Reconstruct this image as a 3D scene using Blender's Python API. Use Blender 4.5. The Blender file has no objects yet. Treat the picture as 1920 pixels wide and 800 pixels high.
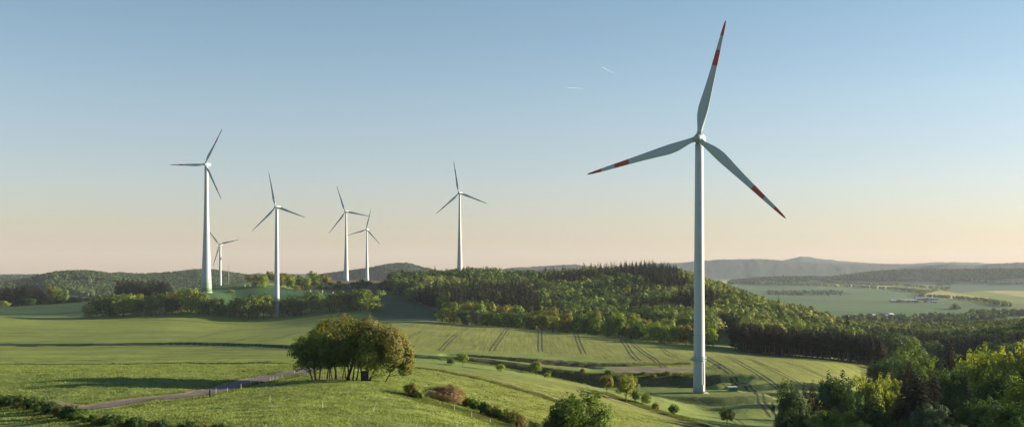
import bpy, math, random
import numpy as np
from mathutils import Vector, Matrix, Quaternion

# ------------------------------------------------------------------ basics
C = bpy.context.scene.collection
SC = bpy.context.scene
F = 2059.0            # focal length in photo pixels (photo is 1920 wide)
HOR = 505.0           # photo row of the true horizon
CZ = 100.0            # height of the camera above datum
rng = np.random.default_rng(7)
random.seed(7)

def P(px, y, D):      # photo pixel + distance -> world point
    return np.array([(px-960.0)/F*D, D, CZ-(y-HOR)/F*D])

def tag(o, label=None, cat=None, group=None, kind=None):
    if label: o['label'] = label
    if cat: o['category'] = cat
    if group: o['group'] = group
    if kind: o['kind'] = kind
    return o

def empty(name, loc, rz=0.0):
    o = bpy.data.objects.new(name, None); C.objects.link(o)
    o.location = loc; o.rotation_euler = (0, 0, rz); o.empty_display_size = .5
    return o

def mesh_np(name, v, faces, mats, mi=None, smooth=False):
    """faces: (n,k) int array"""
    me = bpy.data.meshes.new(name)
    v = np.asarray(v, dtype=np.float32); f = np.asarray(faces, dtype=np.int32)
    n, k = f.shape
    me.vertices.add(len(v)); me.vertices.foreach_set('co', v.ravel())
    me.loops.add(n*k); me.loops.foreach_set('vertex_index', f.ravel())
    me.polygons.add(n)
    me.polygons.foreach_set('loop_start', np.arange(0, n*k, k, dtype=np.int32))
    if mi is not None: me.polygons.foreach_set('material_index', np.asarray(mi, dtype=np.int32))
    me.polygons.foreach_set('use_smooth', np.full(n, smooth))
    for m in (mats if isinstance(mats, (list, tuple)) else [mats]): me.materials.append(m)
    me.update(calc_edges=True)
    return me

def link(name, me, parent=None, loc=None, rz=None):
    o = bpy.data.objects.new(name, me); C.objects.link(o)
    if parent: o.parent = parent
    if loc is not None: o.location = loc
    if rz is not None: o.rotation_euler = (0, 0, rz)
    return o

class MB:
    """collects ring-lofted and boxy pieces into one mesh"""
    def __init__(s): s.v = []; s.f = []; s.m = []; s.sm = []
    def add(s, vs, fs, m=0, smooth=False):
        b = len(s.v); s.v += [tuple(map(float, q)) for q in vs]
        for f in fs: s.f.append(tuple(b+i for i in f)); s.m.append(m); s.sm.append(smooth)
    def box(s, c, d, m=0, rz=0.0, bev=0.0):
        x, y, z = [q/2 for q in d]; b = min(bev, x*.9, y*.9, z*.9)
        ca, sa = math.cos(rz), math.sin(rz)
        rings = []
        prof = [(b, -z), (0, -z+b), (0, z-b), (b, z)] if b > 0 else [(0, -z), (0, z)]
        for ins, zz in prof:
            pts = []
            for sx, sy in ((1, 1), (-1, 1), (-1, -1), (1, -1)):
                px, py = sx*(x-ins), sy*(y-ins)
                pts.append((c[0]+px*ca-py*sa, c[1]+px*sa+py*ca, c[2]+zz))
            rings.append(pts)
        s.loft(rings, m, cap=True)
    def loft(s, rings, m=0, cap=True, smooth=False, mats=None):
        n = len(rings[0]); vs = [p for r in rings for p in r]; b = len(s.v)
        s.v += [tuple(map(float, q)) for q in vs]
        for i in range(len(rings)-1):
            for j in range(n):
                a = b+i*n+j; a2 = b+i*n+(j+1) % n
                s.f.append((a, a2, a2+n, a+n)); s.m.append(mats[i] if mats else m); s.sm.append(smooth)
        if cap:
            s.f.append(tuple(b+j for j in reversed(range(n)))); s.m.append(mats[0] if mats else m); s.sm.append(False)
            e = b+(len(rings)-1)*n
            s.f.append(tuple(e+j for j in range(n))); s.m.append(mats[-1] if mats else m); s.sm.append(False)
    def tube(s, pts, rad, n=8, m=0, cap=True):
        pts = [Vector(p) for p in pts]; rings = []
        for i, p in enumerate(pts):
            d = (pts[min(i+1, len(pts)-1)]-pts[max(i-1, 0)])
            if d.length < 1e-9: d = Vector((0, 0, 1))
            q = d.normalized().to_track_quat('Z', 'Y')
            r = rad[i] if hasattr(rad, '__len__') else rad
            rings.append([p+q @ Vector((r*math.cos(2*math.pi*j/n), r*math.sin(2*math.pi*j/n), 0)) for j in range(n)])
        s.loft(rings, m, cap, True)
    def build(s, name, mats, parent=None, loc=None):
        me = bpy.data.meshes.new(name); me.from_pydata(s.v, [], s.f)
        for mm in (mats if isinstance(mats, (list, tuple)) else [mats]): me.materials.append(mm)
        me.polygons.foreach_set('material_index', s.m); me.polygons.foreach_set('use_smooth', s.sm)
        me.update()
        return link(name, me, parent, loc)

# ------------------------------------------------------------------ numpy noise
def _hash(ix, iy, seed):
    h = (ix.astype(np.int64)*374761393 + iy.astype(np.int64)*668265263 + seed*974634777) & 0xffffffff
    h = ((h ^ (h >> 13))*1274126177) & 0xffffffff
    return ((h ^ (h >> 16)) & 0xffff)/65535.0
def vnoise(x, y, seed=0):
    ix = np.floor(x); iy = np.floor(y); fx = x-ix; fy = y-iy
    fx = fx*fx*(3-2*fx); fy = fy*fy*(3-2*fy)
    a = _hash(ix, iy, seed); b = _hash(ix+1, iy, seed); c = _hash(ix, iy+1, seed); d = _hash(ix+1, iy+1, seed)
    return (a*(1-fx)+b*fx)*(1-fy)+(c*(1-fx)+d*fx)*fy
def fbm(x, y, seed=0, oct=4):
    s = 0; a = .5; t = 0
    for k in range(oct):
        s = s+a*vnoise(x*2**k+17.3*k, y*2**k-9.1*k, seed+k); t += a; a *= .5
    return s/t
def sst(a, b, x):
    t = np.clip((x-a)/(b-a), 0, 1); return t*t*(3-2*t)

# ------------------------------------------------------------------ terrain height
# knots: (px, photo row, distance) of ground the photo shows, or (px, None, distance, height below camera)
K = [
 # near meadow and left fields
 (-900,None,40,-12),(960,None,40,-12.5),(2800,None,40,-16),(400,None,15,-12),(1500,None,15,-13),
 (-700,760,130),(0,752,138),(0,800,106),(-700,702,176),(-700,675,345),(-700,650,560),(0,725,157),(0,702,174),(0,690,215),(0,675,345),(0,650,560),(0,620,780),(0,600,950),
 (160,766,124),(260,752,136),(400,733,152),(470,716,168),(520,704,182),(585,691,196),(300,722,158),(300,702,174),(300,690,210),(300,675,340),(300,650,545),
 (450,694,198),(450,676,330),(450,650,530),(300,615,830),(500,620,790),(400,592,1040),(250,592,1040),(519,593,1050),(100,592,1080),
 (640,714,164),(700,718,158),(560,735,138),(500,780,99),(350,800,90),(700,800,88),(620,760,116),(800,800,92),(760,745,140),
 (640,660,430),(700,630,620),(740,613,740),(810,601,860),(640,605,880),(650,595,980),(750,640,600),
 # meadow falling to the right
 (780,690,250),(850,735,185),(900,715,235),(900,770,150),(960,795,140),(950,700,330),(1050,755,215),(1050,720,305),(1100,810,165),(1200,840,170),
 (1130,736,310),(1170,752,300),(1250,780,283),(1330,800,268),(1362,796,290),(1240,745,345),(1450,790,318),(1500,840,260),(1400,760,350),
 (1311,None,376,-45),(1330,None,340,-44),(1430,None,400,-44.8),(1200,None,390,-45.5),(850,690,330),(860,672,430),(780,668,430),
 # centre field
 (780,655,537),(900,657,537),(1013,661,537),(1100,667,525),(1240,690,480),(1330,690,470),(1400,700,450),(1500,710,440),
 (880,610,800),(950,614,765),(1100,628,690),(1240,645,630),(1330,655,600),(1440,667,575),(1600,682,550),(1640,692,545),(1560,720,440),
 (1000,635,640),(1250,665,545),
 # ground below and behind the near wood at the right
 (1500,None,200,-32),(1700,None,130,-25),(1950,None,120,-21),(1700,None,220,-34),(1950,None,200,-30),(1600,None,330,-45),(1800,None,350,-44),(2050,None,350,-39),
 (1700,None,480,-56),(1900,None,500,-54),(2300,None,500,-42),(1800,None,620,-62),(1800,None,700,-62),(2000,None,750,-48),(2500,None,700,-35),(1700,None,700,-58),
 (1750,None,950,-65),(2000,None,1000,-62),(2500,None,1000,-45),(1900,None,1300,-76),(2500,None,1400,-65),
 # behind the centre hedge and the forest hill
 (900,None,900,-44),(1000,None,880,-46),(1100,None,820,-46),(1250,None,760,-47),(1380,None,700,-48),(1500,None,700,-53),
 (830,590,930),(790,580,1000),(760,565,1120),(740,553,1200),
 (850,None,1100,-33),(820,None,1250,-25),(900,None,1250,-27),(950,None,1350,-21),(860,None,1400,-19),(1030,None,1200,-28),(1100,None,1350,-15),(1200,None,1380,-13),(1150,None,1100,-33),
 (1290,None,1350,-18),(1330,None,1250,-28),(1400,None,1150,-39),(1450,None,1050,-46),(1530,None,900,-56),(1300,None,1000,-38),(1380,None,900,-44),
 (1600,None,950,-62),(1550,None,1150,-66),(1450,None,1300,-60),(1350,None,1500,-45),(1150,None,1700,-35),(900,None,1700,-30),
 # green slope left of the road, dark bank, turbine ridge
 (720,585,1030),(700,563,1120),(600,557,1160),(500,556,1160),(440,560,1150),(387,547,1144),(330,560,1200),(250,563,1230),
 (160,566,1350),(0,574,1300),(-700,580,1300),(80,570,1330),(560,540,1290),(640,538,1330),(720,535,1330),
 (480,541,1200),(520,530,1300),(570,528,1400),(648,527,1554),(687,526.5,1700),(740,527,1600),(687,526,1915),(610,528,1450),
 (412,None,1870,-34),(300,None,1700,-50),(100,None,1700,-62),(-700,None,1700,-64),(861,522,1400),
 # valley beyond
 (-700,None,2300,-75),(200,None,2300,-70),(500,None,2400,-60),(700,None,2500,-50),(900,None,2300,-55),(1100,None,2400,-60),
 (1400,None,2000,-86),(1700,None,1900,-93),(2000,None,1900,-90),(2600,None,2000,-70),(1400,None,2500,-88),(1700,None,2500,-89),(2000,None,2500,-87),(2700,None,2500,-75),
 (-1500,None,1000,-45),(-1500,None,300,-30),(3500,None,600,-30),(3500,None,1500,-50),(-1500,None,100,-14),(3400,None,100,-18),
]
kp = []; kz = []
for k in K:
    D = k[2]; z = k[3] if k[1] is None else -(k[1]-HOR)/F*D
    kp.append(((k[0]-960)/F*2.2, math.log(D))); kz.append(z)
kp = np.array(kp); kz = np.array(kz)
def _tpsk(r2): return r2*np.log(r2+1e-9)
_n = len(kp)
_d2 = ((kp[:, None, :]-kp[None, :, :])**2).sum(-1)
_A = np.zeros((_n+3, _n+3)); _A[:_n, :_n] = _tpsk(_d2)+np.eye(_n)*2e-4
_A[:_n, _n] = 1; _A[:_n, _n+1:] = kp; _A[_n, :_n] = 1; _A[_n+1:, :_n] = kp.T
_w = np.linalg.solve(_A, np.concatenate([kz, np.zeros(3)]))
def tps(u, v):
    out = np.empty(u.shape)
    uf = u.ravel(); vf = v.ravel(); o = out.ravel()
    for i in range(0, len(uf), 20000):
        a = uf[i:i+20000]; b = vf[i:i+20000]
        r2 = (a[:, None]-kp[None, :, 0])**2+(b[:, None]-kp[None, :, 1])**2
        o[i:i+20000] = _tpsk(r2) @ _w[:_n]+_w[_n]+_w[_n+1]*a+_w[_n+2]*b
    return o.reshape(u.shape)

# far ridges: (distance, half width, [(px, photo row of the skyline)...])
RIDGES = [
 (3000, 420, [(-1600,535),(-300,528),(0,528),(30,525),(60,520),(90,512),(110,508),(130,507.5),(150,507),(165,506.5),(200,511),(240,521),(300,532),(400,545),(500,580)]),
 (2550, 180, [(40,575),(90,546),(115,540),(140,541),(165,547),(185,556),(230,575)]),
 (3600, 400, [(100,560),(160,520),(200,513),(225,510),(250,512),(300,511),(340,507),(370,504.5),(400,505),(425,509),(460,514),(490,518),(560,523),(640,535)]),
 (5000, 450, [(-1600,508),(-300,512),(0,515),(60,513.5),(100,513),(180,520),(260,535)]),
 (8500, 600, [(420,520),(470,514),(485,512),(500,514),(540,514),(580,514),(640,520)]),
 (4500, 380, [(540,545),(600,514),(640,508),(680,503),(700,500),(725,495),(745,493),(765,492.5),(790,499),(810,504),(850,512),(900,530)]),
 (7000, 600, [(880,520),(940,506),(960,502),(1000,500.5),(1040,497),(1080,496),(1110,500),(1180,510),(1250,530)]),
 (5600, 350, [(1330,545),(1370,524),(1420,518.5),(1480,516.5),(1560,517),(1600,512),(1640,507),(1680,505),(1700,504),(1760,504),(1850,503),(1920,502),(2100,500),(3500,505)]),
 (7500, 500, [(1640,520),(1700,502),(1740,498),(1780,495),(1830,499),(1870,494),(1920,492),(2000,490),(2200,494),(3500,500)]),
 (9500, 700, [(1080,520),(1150,505),(1200,497.5),(1216,494),(1280,493),(1300,490),(1350,487),(1400,486),(1440,486.5),(1470,489),(1520,492),(1600,495),(1700,497),(2100,497),(3500,500)]),
 (12500, 800, [(1400,500),(1460,489),(1485,484.5),(1500,480.5),(1516,481),(1535,485),(1580,489.5),(1650,494.5),(1700,495),(1760,491.5),(1830,492),(1870,495),(2000,494),(3500,500)]),
 (11500, 700, [(-1600,514),(0,516),(400,516),(700,512),(960,508),(1300,505)]),
]
def far_z(px, D):
    base = -88+10*sst(-400, 900, 960-px)+0*D
    base = np.where(D > 4000, base+12*sst(4000, 9000, D), base)
    z = base.copy()
    for i, (Dk, w, pr) in enumerate(RIDGES):
        xs = np.array([p[0] for p in pr]); ys = np.array([p[1] for p in pr])
        yk = np.interp(px, xs, ys)
        zk = -(yk-HOR)/F*Dk
        if i != 1 and Dk < 6000: zk = zk-9
        wig = (fbm(px/180.0, D*0+Dk, 40+i)-.5)*w*.9
        t = (D-Dk-wig)/w
        b = np.where(t < 0, np.exp(-(t/1.25)**2), np.exp(-(t/1.0)**2))
        edge = sst(xs[0]-30, xs[0]+40, px)*(1-sst(xs[-1]-40, xs[-1]+30, px))
        h = np.maximum(zk-base, 0)*b*edge
        spur = 1+.25*(fbm(px*D/F/260.0, D/260.0, 60+i)-.5)*(1-b)*2
        z = np.maximum(z, base+h*(1+(spur-1)*.35))
    return z

STEP1 = [(-3000,575),(0,575),(300,570),(420,550),(540,505),(600,480)]; STEP2 = [(-3000,262),(0,262),(350,262),(600,230)]
def flat(z, X, Y, cx, cy, hx, hy, zt, e, rot=0.0, only=None):
    c, s = math.cos(rot), math.sin(rot)
    dx = (X-cx)*c+(Y-cy)*s; dy = -(X-cx)*s+(Y-cy)*c
    wob = (fbm(X/9.0, Y/9.0, 77, 3)-.5)*4.0
    d = np.maximum((np.abs(dx)-hx)*.22, np.abs(dy)-hy)+wob*.7
    m = 1-sst(0, e, d)
    return z*(1-m)+zt*m

def raw_z(X, Y):
    """terrain height relative to the camera"""
    D = np.maximum(Y, 8.0); px = X/D*F+960
    near = tps((px-960)/F*2.2, np.log(np.minimum(D, 2600)))
    far = far_z(px, D)
    t = sst(2150, 2500, D)
    z = near*(1-t)+far*t
    # low grassy steps across the left field
    for prof, hgt, x1 in ((STEP1, 1.15, 600), (STEP2, .30, 560)):
        dl = np.interp(px, [p[0] for p in prof], [p[1] for p in prof])+(fbm(X/25, X*0, 33, 2)-.5)*5
        z = z+hgt*sst(-1.2, 1.2, D-dl)*(1-sst(6, 120, D-dl))*(1-sst(x1-60, x1+10, px))
    # cut terraces and gravel pad left of the big turbine
    z = flat(z, X, Y, 14, 484, 30, 10, -45.0, 4.0, .02)
    z = flat(z, X, Y, 22, 428, 50, 20, -47.6, 6.0, -.10)
    z = flat(z, X, Y, 60, 471, 20, 14, -43.0, 3.0, .0)
    # mound of the big turbine
    dx = (X-66)/21.0; dy = (Y-374)/13.0; r = np.sqrt(dx*dx+dy*dy)+(fbm(X/7, Y/7, 5, 3)-.5)*.15
    m = 1-sst(.86, 1.32, r); z = z*(1-m)+(-42.0)*m
    return z

# grid in (u, D)
u1 = np.linspace(-1.25, -.50, 70, endpoint=False); u2 = np.arange(-.50, .50, 2.8/F); u3 = np.linspace(.50, 1.25, 70)
U = np.concatenate([u1, u2, u3])
Ds = [8.0]
while Ds[-1] < 15500:
    d = Ds[-1]
    r = .03 if d < 60 else .0032 if d < 260 else .0048 if d < 700 else .0075 if d < 2600 else .012
    Ds.append(d*(1+r))
Ds = np.array(Ds)
GU, GD = np.meshgrid(U, Ds)
GX = GU*GD; GY = GD
# height on a coarser set of columns/rows where smooth, refined afterwards
GZ = raw_z(GX, GY)
GPX = GX/GD*F+960
GSY = HOR-GZ/GD*F                    # photo row each ground vertex projects to
near_amp = (1-sst(260, 700, GD))
lump = (fbm(GX/2.6, GY/2.6, 3, 4)-.5)*.34+(fbm(GX/9, GY/9, 9, 3)-.5)*.5
GZ = GZ+lump*near_amp+(fbm(GX/40, GY/40, 21, 3)-.5)*1.2*sst(200, 500, GD)
canopy = (fbm(GX/34, GY/34, 31, 3)-.3)
GZ = GZ+sst(5800, 7000, GD)*canopy*13

def gz(x, y):
    """height above datum of the ground mesh under (x, y) (arrays or scalars)"""
    x = np.asarray(x, float); y = np.asarray(y, float)
    u = x/y
    i = np.clip(np.searchsorted(U, u)-1, 0, len(U)-2); j = np.clip(np.searchsorted(Ds, y)-1, 0, len(Ds)-2)
    a = np.clip((u-U[i])/(U[i+1]-U[i]), 0, 1); b = np.clip((y-Ds[j])/(Ds[j+1]-Ds[j]), 0, 1)
    return CZ+(GZ[j, i]*(1-a)+GZ[j, i+1]*a)*(1-b)+(GZ[j+1, i]*(1-a)+GZ[j+1, i+1]*a)*b
def gpt(px, D):
    x = (px-960)/F*D
    return np.array([x, D, float(gz(x, D))])
def gp(px, y, dmin=60.0, dmax=9000.0):
    """first ground point the photo ray through (px, y) meets beyond dmin"""
    d = np.exp(np.linspace(math.log(dmin), math.log(dmax), 1600))
    x = (px-960)/F*d
    g = gz(x, d)-CZ
    ray = -(y-HOR)/F*d
    hit = np.nonzero(g >= ray)[0]
    D = d[hit[0]] if len(hit) else dmax
    return gpt(px, D)

def poly_mask(pts, x, y):
    pts = np.array(pts, float); inside = np.zeros(x.shape, bool)
    n = len(pts)
    for i in range(n):
        x1, y1 = pts[i]; x2, y2 = pts[(i+1) % n]
        if y1 == y2: continue
        c = ((y1 > y) != (y2 > y)) & (x < (x2-x1)*(y-y1)/(y2-y1)+x1)
        inside ^= c
    return inside

# ------------------------------------------------------------------ materials
def new_mat(name):
    m = bpy.data.materials.new(name); m.use_nodes = True
    nt = m.node_tree; nt.nodes.clear()
    return m, nt
def N(nt, t, **kw):
    n = nt.nodes.new(t)
    for k, v in kw.items():
        if k in n.inputs: n.inputs[k].default_value = v
        else: setattr(n, k, v)
    return n
def simple(name, col, rough=.6, var=.12, scale=1.0, metallic=0.0, spec=.3, coord='Object', bump=0.0):
    m, nt = new_mat(name); L = nt.links.new
    out = N(nt, 'ShaderNodeOutputMaterial'); b = N(nt, 'ShaderNodeBsdfPrincipled')
    b.inputs['Roughness'].default_value = rough; b.inputs['Metallic'].default_value = metallic
    b.inputs['Specular IOR Level'].default_value = spec
    tc = N(nt, 'ShaderNodeTexCoord'); no = N(nt, 'ShaderNodeTexNoise'); no.inputs['Scale'].default_value = scale; no.inputs['Detail'].default_value = 5
    L(tc.outputs[coord], no.inputs['Vector'])
    mx = N(nt, 'ShaderNodeMixRGB'); mx.inputs[1].default_value = (*[c*(1-var) for c in col], 1); mx.inputs[2].default_value = (*[min(1, c*(1+var)) for c in col], 1)
    L(no.outputs['Fac'], mx.inputs[0]); L(mx.outputs[0], b.inputs['Base Color']); L(b.outputs[0], out.inputs[0])
    if bump:
        bp = N(nt, 'ShaderNodeBump'); bp.inputs['Strength'].default_value = bump; bp.inputs['Distance'].default_value = .1
        L(no.outputs['Fac'], bp.inputs['Height']); L(bp.outputs[0], b.inputs['Normal'])
    return m

def leaf_mat(name, ramp, transl=.3, use_attr=False, nscale=.9, rough=.7):
    """foliage: colour from a ramp driven by the object's random number (or the per-tree attribute) plus clump noise"""
    m, nt = new_mat(name); L = nt.links.new
    out = N(nt, 'ShaderNodeOutputMaterial')
    if use_attr:
        at = N(nt, 'ShaderNodeAttribute'); at.attribute_name = 'tint'; src = at.outputs['Fac']
    else:
        oi = N(nt, 'ShaderNodeObjectInfo'); src = oi.outputs['Random']
    rp = N(nt, 'ShaderNodeValToRGB'); cr = rp.color_ramp
    cr.elements[0].position = 0; cr.elements[0].color = (*ramp[0], 1); cr.elements[1].position = 1; cr.elements[1].color = (*ramp[-1], 1)
    for i, c in enumerate(ramp[1:-1]):
        e = cr.elements.new((i+1)/(len(ramp)-1)); e.color = (*c, 1)
    L(src, rp.inputs[0])
    tc = N(nt, 'ShaderNodeNewGeometry'); no = N(nt, 'ShaderNodeTexNoise'); no.inputs['Scale'].default_value = nscale; no.inputs['Detail'].default_value = 4
    L(tc.outputs['Position'], no.inputs['Vector'])
    mr = N(nt, 'ShaderNodeMapRange'); mr.inputs['From Min'].default_value = .3; mr.inputs['From Max'].default_value = .7
    mr.inputs['To Min'].default_value = .62; mr.inputs['To Max'].default_value = 1.38; L(no.outputs['Fac'], mr.inputs['Value'])
    mu = N(nt, 'ShaderNodeVectorMath', operation='SCALE'); L(rp.outputs[0], mu.inputs[0]); L(mr.outputs[0], mu.inputs['Scale'])
    b = N(nt, 'ShaderNodeBsdfPrincipled'); b.inputs['Roughness'].default_value = rough; b.inputs['Specular IOR Level'].default_value = .10
    L(mu.outputs[0], b.inputs['Base Color'])
    t = N(nt, 'ShaderNodeBsdfTranslucent'); hs = N(nt, 'ShaderNodeMixRGB', blend_type='MULTIPLY'); hs.inputs[0].default_value = 1
    hs.inputs[2].default_value = (1.3, 1.25, .6, 1); L(mu.outputs[0], hs.inputs[1]); L(hs.outputs[0], t.inputs['Color'])
    mix = N(nt, 'ShaderNodeMixShader'); mix.inputs[0].default_value = transl
    L(b.outputs[0], mix.inputs[1]); L(t.outputs[0], mix.inputs[2]); L(mix.outputs[0], out.inputs[0])
    return m

BROAD = [(.038, .070, .027), (.056, .098, .030), (.080, .130, .034), (.108, .160, .038), (.142, .190, .044), (.180, .225, .052), (.200, .215, .062)]
CONI = [(.020, .030, .016), (.034, .034, .018), (.018, .034, .020), (.045, .036, .022), (.024, .034, .018)]
M_broad = leaf_mat('broadleaf_foliage', BROAD, transl=.22, nscale=.3)
M_broad_s = leaf_mat('wood_broadleaf_foliage', BROAD, transl=.22, use_attr=True, nscale=.3)
M_wood = [leaf_mat('wood_leaf', [BROAD[k], BROAD[k+1]], transl=.22, nscale=.3) for k in range(6)]
M_coni = leaf_mat('needle_foliage', CONI, transl=.12)
M_coni_s = leaf_mat('wood_needle_foliage', CONI, transl=.12, use_attr=True, nscale=.25)
M_fresh = leaf_mat('fresh_leaf', [(.20, .255, .045), (.15, .22, .040), (.23, .27, .06)], transl=.4)
M_mid = leaf_mat('summer_leaf', [(.11, .17, .034), (.08, .14, .030), (.13, .185, .038)], transl=.3)
M_deep = leaf_mat('deep_leaf', [(.04, .085, .026), (.05, .10, .03), (.045, .09, .034)], transl=.3)
M_olive = leaf_mat('olive_leaf', [(.165, .165, .042), (.13, .145, .038)], transl=.35, nscale=.5)
M_russet = leaf_mat('russet_blossom_leaf', [(.185, .160, .062), (.16, .145, .052)], transl=.35, nscale=.7)
M_grove = leaf_mat('grove_leaf', [(.145, .165, .036), (.12, .148, .034)], transl=.35, nscale=.5)
M_rust = leaf_mat('bare_brown_twigs', [(.21, .145, .08), (.18, .13, .07)], transl=.15)
M_silver = leaf_mat('silver_leaf', [(.11, .15, .09), (.09, .13, .08)], transl=.3)
M_blossom = leaf_mat('white_blossom', [(.55, .56, .48), (.5, .52, .42)], transl=.3)
M_bark = simple('bark', (.05, .04, .03), .9, .4, 3.0, bump=.4)
M_barkpale = simple('bark_grey', (.12, .105, .085), .9, .3, 3.0, bump=.4)

def ground_mat(name, fine=True):
    m, nt = new_mat(name); L = nt.links.new
    out = N(nt, 'ShaderNodeOutputMaterial'); b = N(nt, 'ShaderNodeBsdfPrincipled')
    b.inputs['Roughness'].default_value = .85; b.inputs['Specular IOR Level'].default_value = .12
    at = N(nt, 'ShaderNodeAttribute'); at.attribute_name = 'cover'
    rw = N(nt, 'ShaderNodeAttribute'); rw.attribute_name = 'rows'      # strength of drilled crop rows
    g = N(nt, 'ShaderNodeNewGeometry')
    def noise(sc, det=4, vec=None):
        n = N(nt, 'ShaderNodeTexNoise'); n.inputs['Scale'].default_value = sc; n.inputs['Detail'].default_value = det
        n.inputs['Roughness'].default_value = .6
        L(vec if vec else g.outputs['Position'], n.inputs['Vector']); return n
    def rng_(n, lo, hi, a=.3, c=.7):
        r = N(nt, 'ShaderNodeMapRange'); r.inputs['From Min'].default_value = a; r.inputs['From Max'].default_value = c
        r.inputs['To Min'].default_value = lo; r.inputs['To Max'].default_value = hi; L(n, r.inputs['Value']); return r.outputs[0]
    def mul(a, c):
        q = N(nt, 'ShaderNodeMath', operation='MULTIPLY'); L(a, q.inputs[0]); L(c, q.inputs[1]); return q.outputs[0]
    big = noise(.018, 4); med = noise(.16, 5); sm = noise(1.4, 6)
    mp = N(nt, 'ShaderNodeMapping'); mp.inputs['Scale'].default_value = (1.1, .018, 0); mp.inputs['Rotation'].default_value = (0, 0, .028)
    L(g.outputs['Position'], mp.inputs['Vector'])
    row = noise(1.0, 3, mp.outputs[0])
    f = mul(rng_(big.outputs['Fac'], .86, 1.14), rng_(med.outputs['Fac'], .85, 1.15))
    f = mul(f, rng_(sm.outputs['Fac'], .72 if fine else .93, 1.26 if fine else 1.07))
    rr = rng_(row.outputs['Fac'], .60, 1.25)
    mixr = N(nt, 'ShaderNodeMixRGB'); L(rw.outputs['Fac'], mixr.inputs[0]); mixr.inputs[1].default_value = (1, 1, 1, 1); L(rr, mixr.inputs[2])
    f = mul(f, mixr.outputs[0])
    sw = N(nt, 'ShaderNodeAttribute'); sw.attribute_name = 'swath'
    mp2 = N(nt, 'ShaderNodeMapping'); mp2.inputs['Scale'].default_value = (.006, .12, 0); mp2.inputs['Rotation'].default_value = (0, 0, .05); L(g.outputs['Position'], mp2.inputs['Vector'])
    sn = noise(1.0, 4, mp2.outputs[0]); mixs = N(nt, 'ShaderNodeMixRGB'); L(sw.outputs['Fac'], mixs.inputs[0]); mixs.inputs[1].default_value = (1, 1, 1, 1); L(rng_(sn.outputs['Fac'], .58, 1.3), mixs.inputs[2])
    f = mul(f, mixs.outputs[0])
    sc = N(nt, 'ShaderNodeVectorMath', operation='SCALE'); L(at.outputs['Color'], sc.inputs[0]); L(f, sc.inputs['Scale'])
    # dry yellowish blades mixed in patches
    dry = N(nt, 'ShaderNodeMixRGB'); dn = noise(.45, 6); L(mul(rng_(dn.outputs['Fac'], 0, .35, .45, .72), at.outputs['Alpha']), dry.inputs[0])
    L(sc.outputs[0], dry.inputs[1]); dry.inputs[2].default_value = (.20, .19, .085, 1)
    L(dry.outputs[0], b.inputs['Base Color'])
    if fine:
        bp = N(nt, 'ShaderNodeBump'); bp.inputs['Strength'].default_value = .55; bp.inputs['Distance'].default_value = .25
        bn = noise(2.2, 6); L(bn.outputs['Fac'], bp.inputs['Height']); L(bp.outputs[0], b.inputs['Normal'])
    L(b.outputs[0], out.inputs[0])
    return m
M_ground = ground_mat('grass_and_crops'); M_hills = ground_mat('wooded_hills', False)

# ------------------------------------------------------------------ ground cover colours (what grows where, shade painted in on some slopes)
cov = np.empty(GX.shape+(4,), np.float32); rows = np.zeros(GX.shape, np.float32)
PAST = (.13, .185, .044); CROP = (.155, .205, .040); SHADE_GREEN = (.034, .084, .030); FLOORC = (.035, .045, .02)
cov[..., :3] = PAST; cov[..., 3] = .35*(1-sst(400, 900, GD))
def paint(pts, dlo, dhi, col, dry=None, row=None, soft=None):
    m = poly_mask(pts, GPX, GSY) & (GD >= dlo) & (GD <= dhi)
    cov[m, 0] = col[0]; cov[m, 1] = col[1]; cov[m, 2] = col[2]
    if dry is not None: cov[m, 3] = dry
    if row is not None: rows[m] = row
# crop fields
swath = np.zeros(GX.shape, np.float32)
paint([(-2000,697),(460,694),(545,683),(560,640),(560,594),(820,603),(740,612),(-2000,590)],200,1200,CROP,.05,.15)
paint([(-2000,697),(480,694),(570,683),(760,612),(540,594),(-2000,586)],200,1200,CROP,.05,.15)
paint([(740,616),(815,603),(950,614),(1100,628),(1240,645),(1330,655),(1440,667),(1680,690),(1600,800),(1470,830),(1400,740),(1290,708),(1240,688),(1100,668),(1000,662),(760,657),(700,650)],330,900,(.180,.215,.048),.0,1.0)
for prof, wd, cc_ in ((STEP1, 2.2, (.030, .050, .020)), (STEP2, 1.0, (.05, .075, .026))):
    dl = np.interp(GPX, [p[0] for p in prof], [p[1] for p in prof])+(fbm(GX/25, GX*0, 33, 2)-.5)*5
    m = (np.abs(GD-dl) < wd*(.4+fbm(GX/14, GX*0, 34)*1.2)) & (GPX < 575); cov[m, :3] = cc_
swath = ((1-sst(540, 700, GPX))*sst(185, 230, GD)*(1-sst(1000, 1060, GD))).astype(np.float32)
# rough pasture round the lone trees is paler and drier
paint([(-400,800),(150,770),(400,735),(590,695),(760,735),(990,800),(960,900),(-400,900)],20,240,(.155,.205,.050),.6)
paint([(770,686),(1060,712),(1170,752),(1340,802),(1200,900),(990,800),(850,752)],120,400,(.145,.18,.042),.35)
# grassland on the slopes behind the hedge, its shade painted into the dark green
paint([(-2000,592),(165,592),(520,592),(700,606),(820,601),(830,590),(740,550),(690,545),(600,545),(480,535),(380,540),(160,560),(-2000,565)],1060,1500,SHADE_GREEN,.0)
paint([(700,606),(820,601),(835,590),(750,550),(690,545)],860,1300,SHADE_GREEN,.0)
# stony dark bank below the ridge, brown tilled strip on top of it
dm = (GD > 1240) & (GD < 1420) & (GPX > 550) & (GPX < 760)
cov[dm, :3] = (.030, .045, .022); rows[dm] = 0
dm = (GD > 1420) & (GD < 1900) & (GPX > 560) & (GPX < 800)
cov[dm, :3] = (.13, .095, .065); rows[dm] = 0
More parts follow.
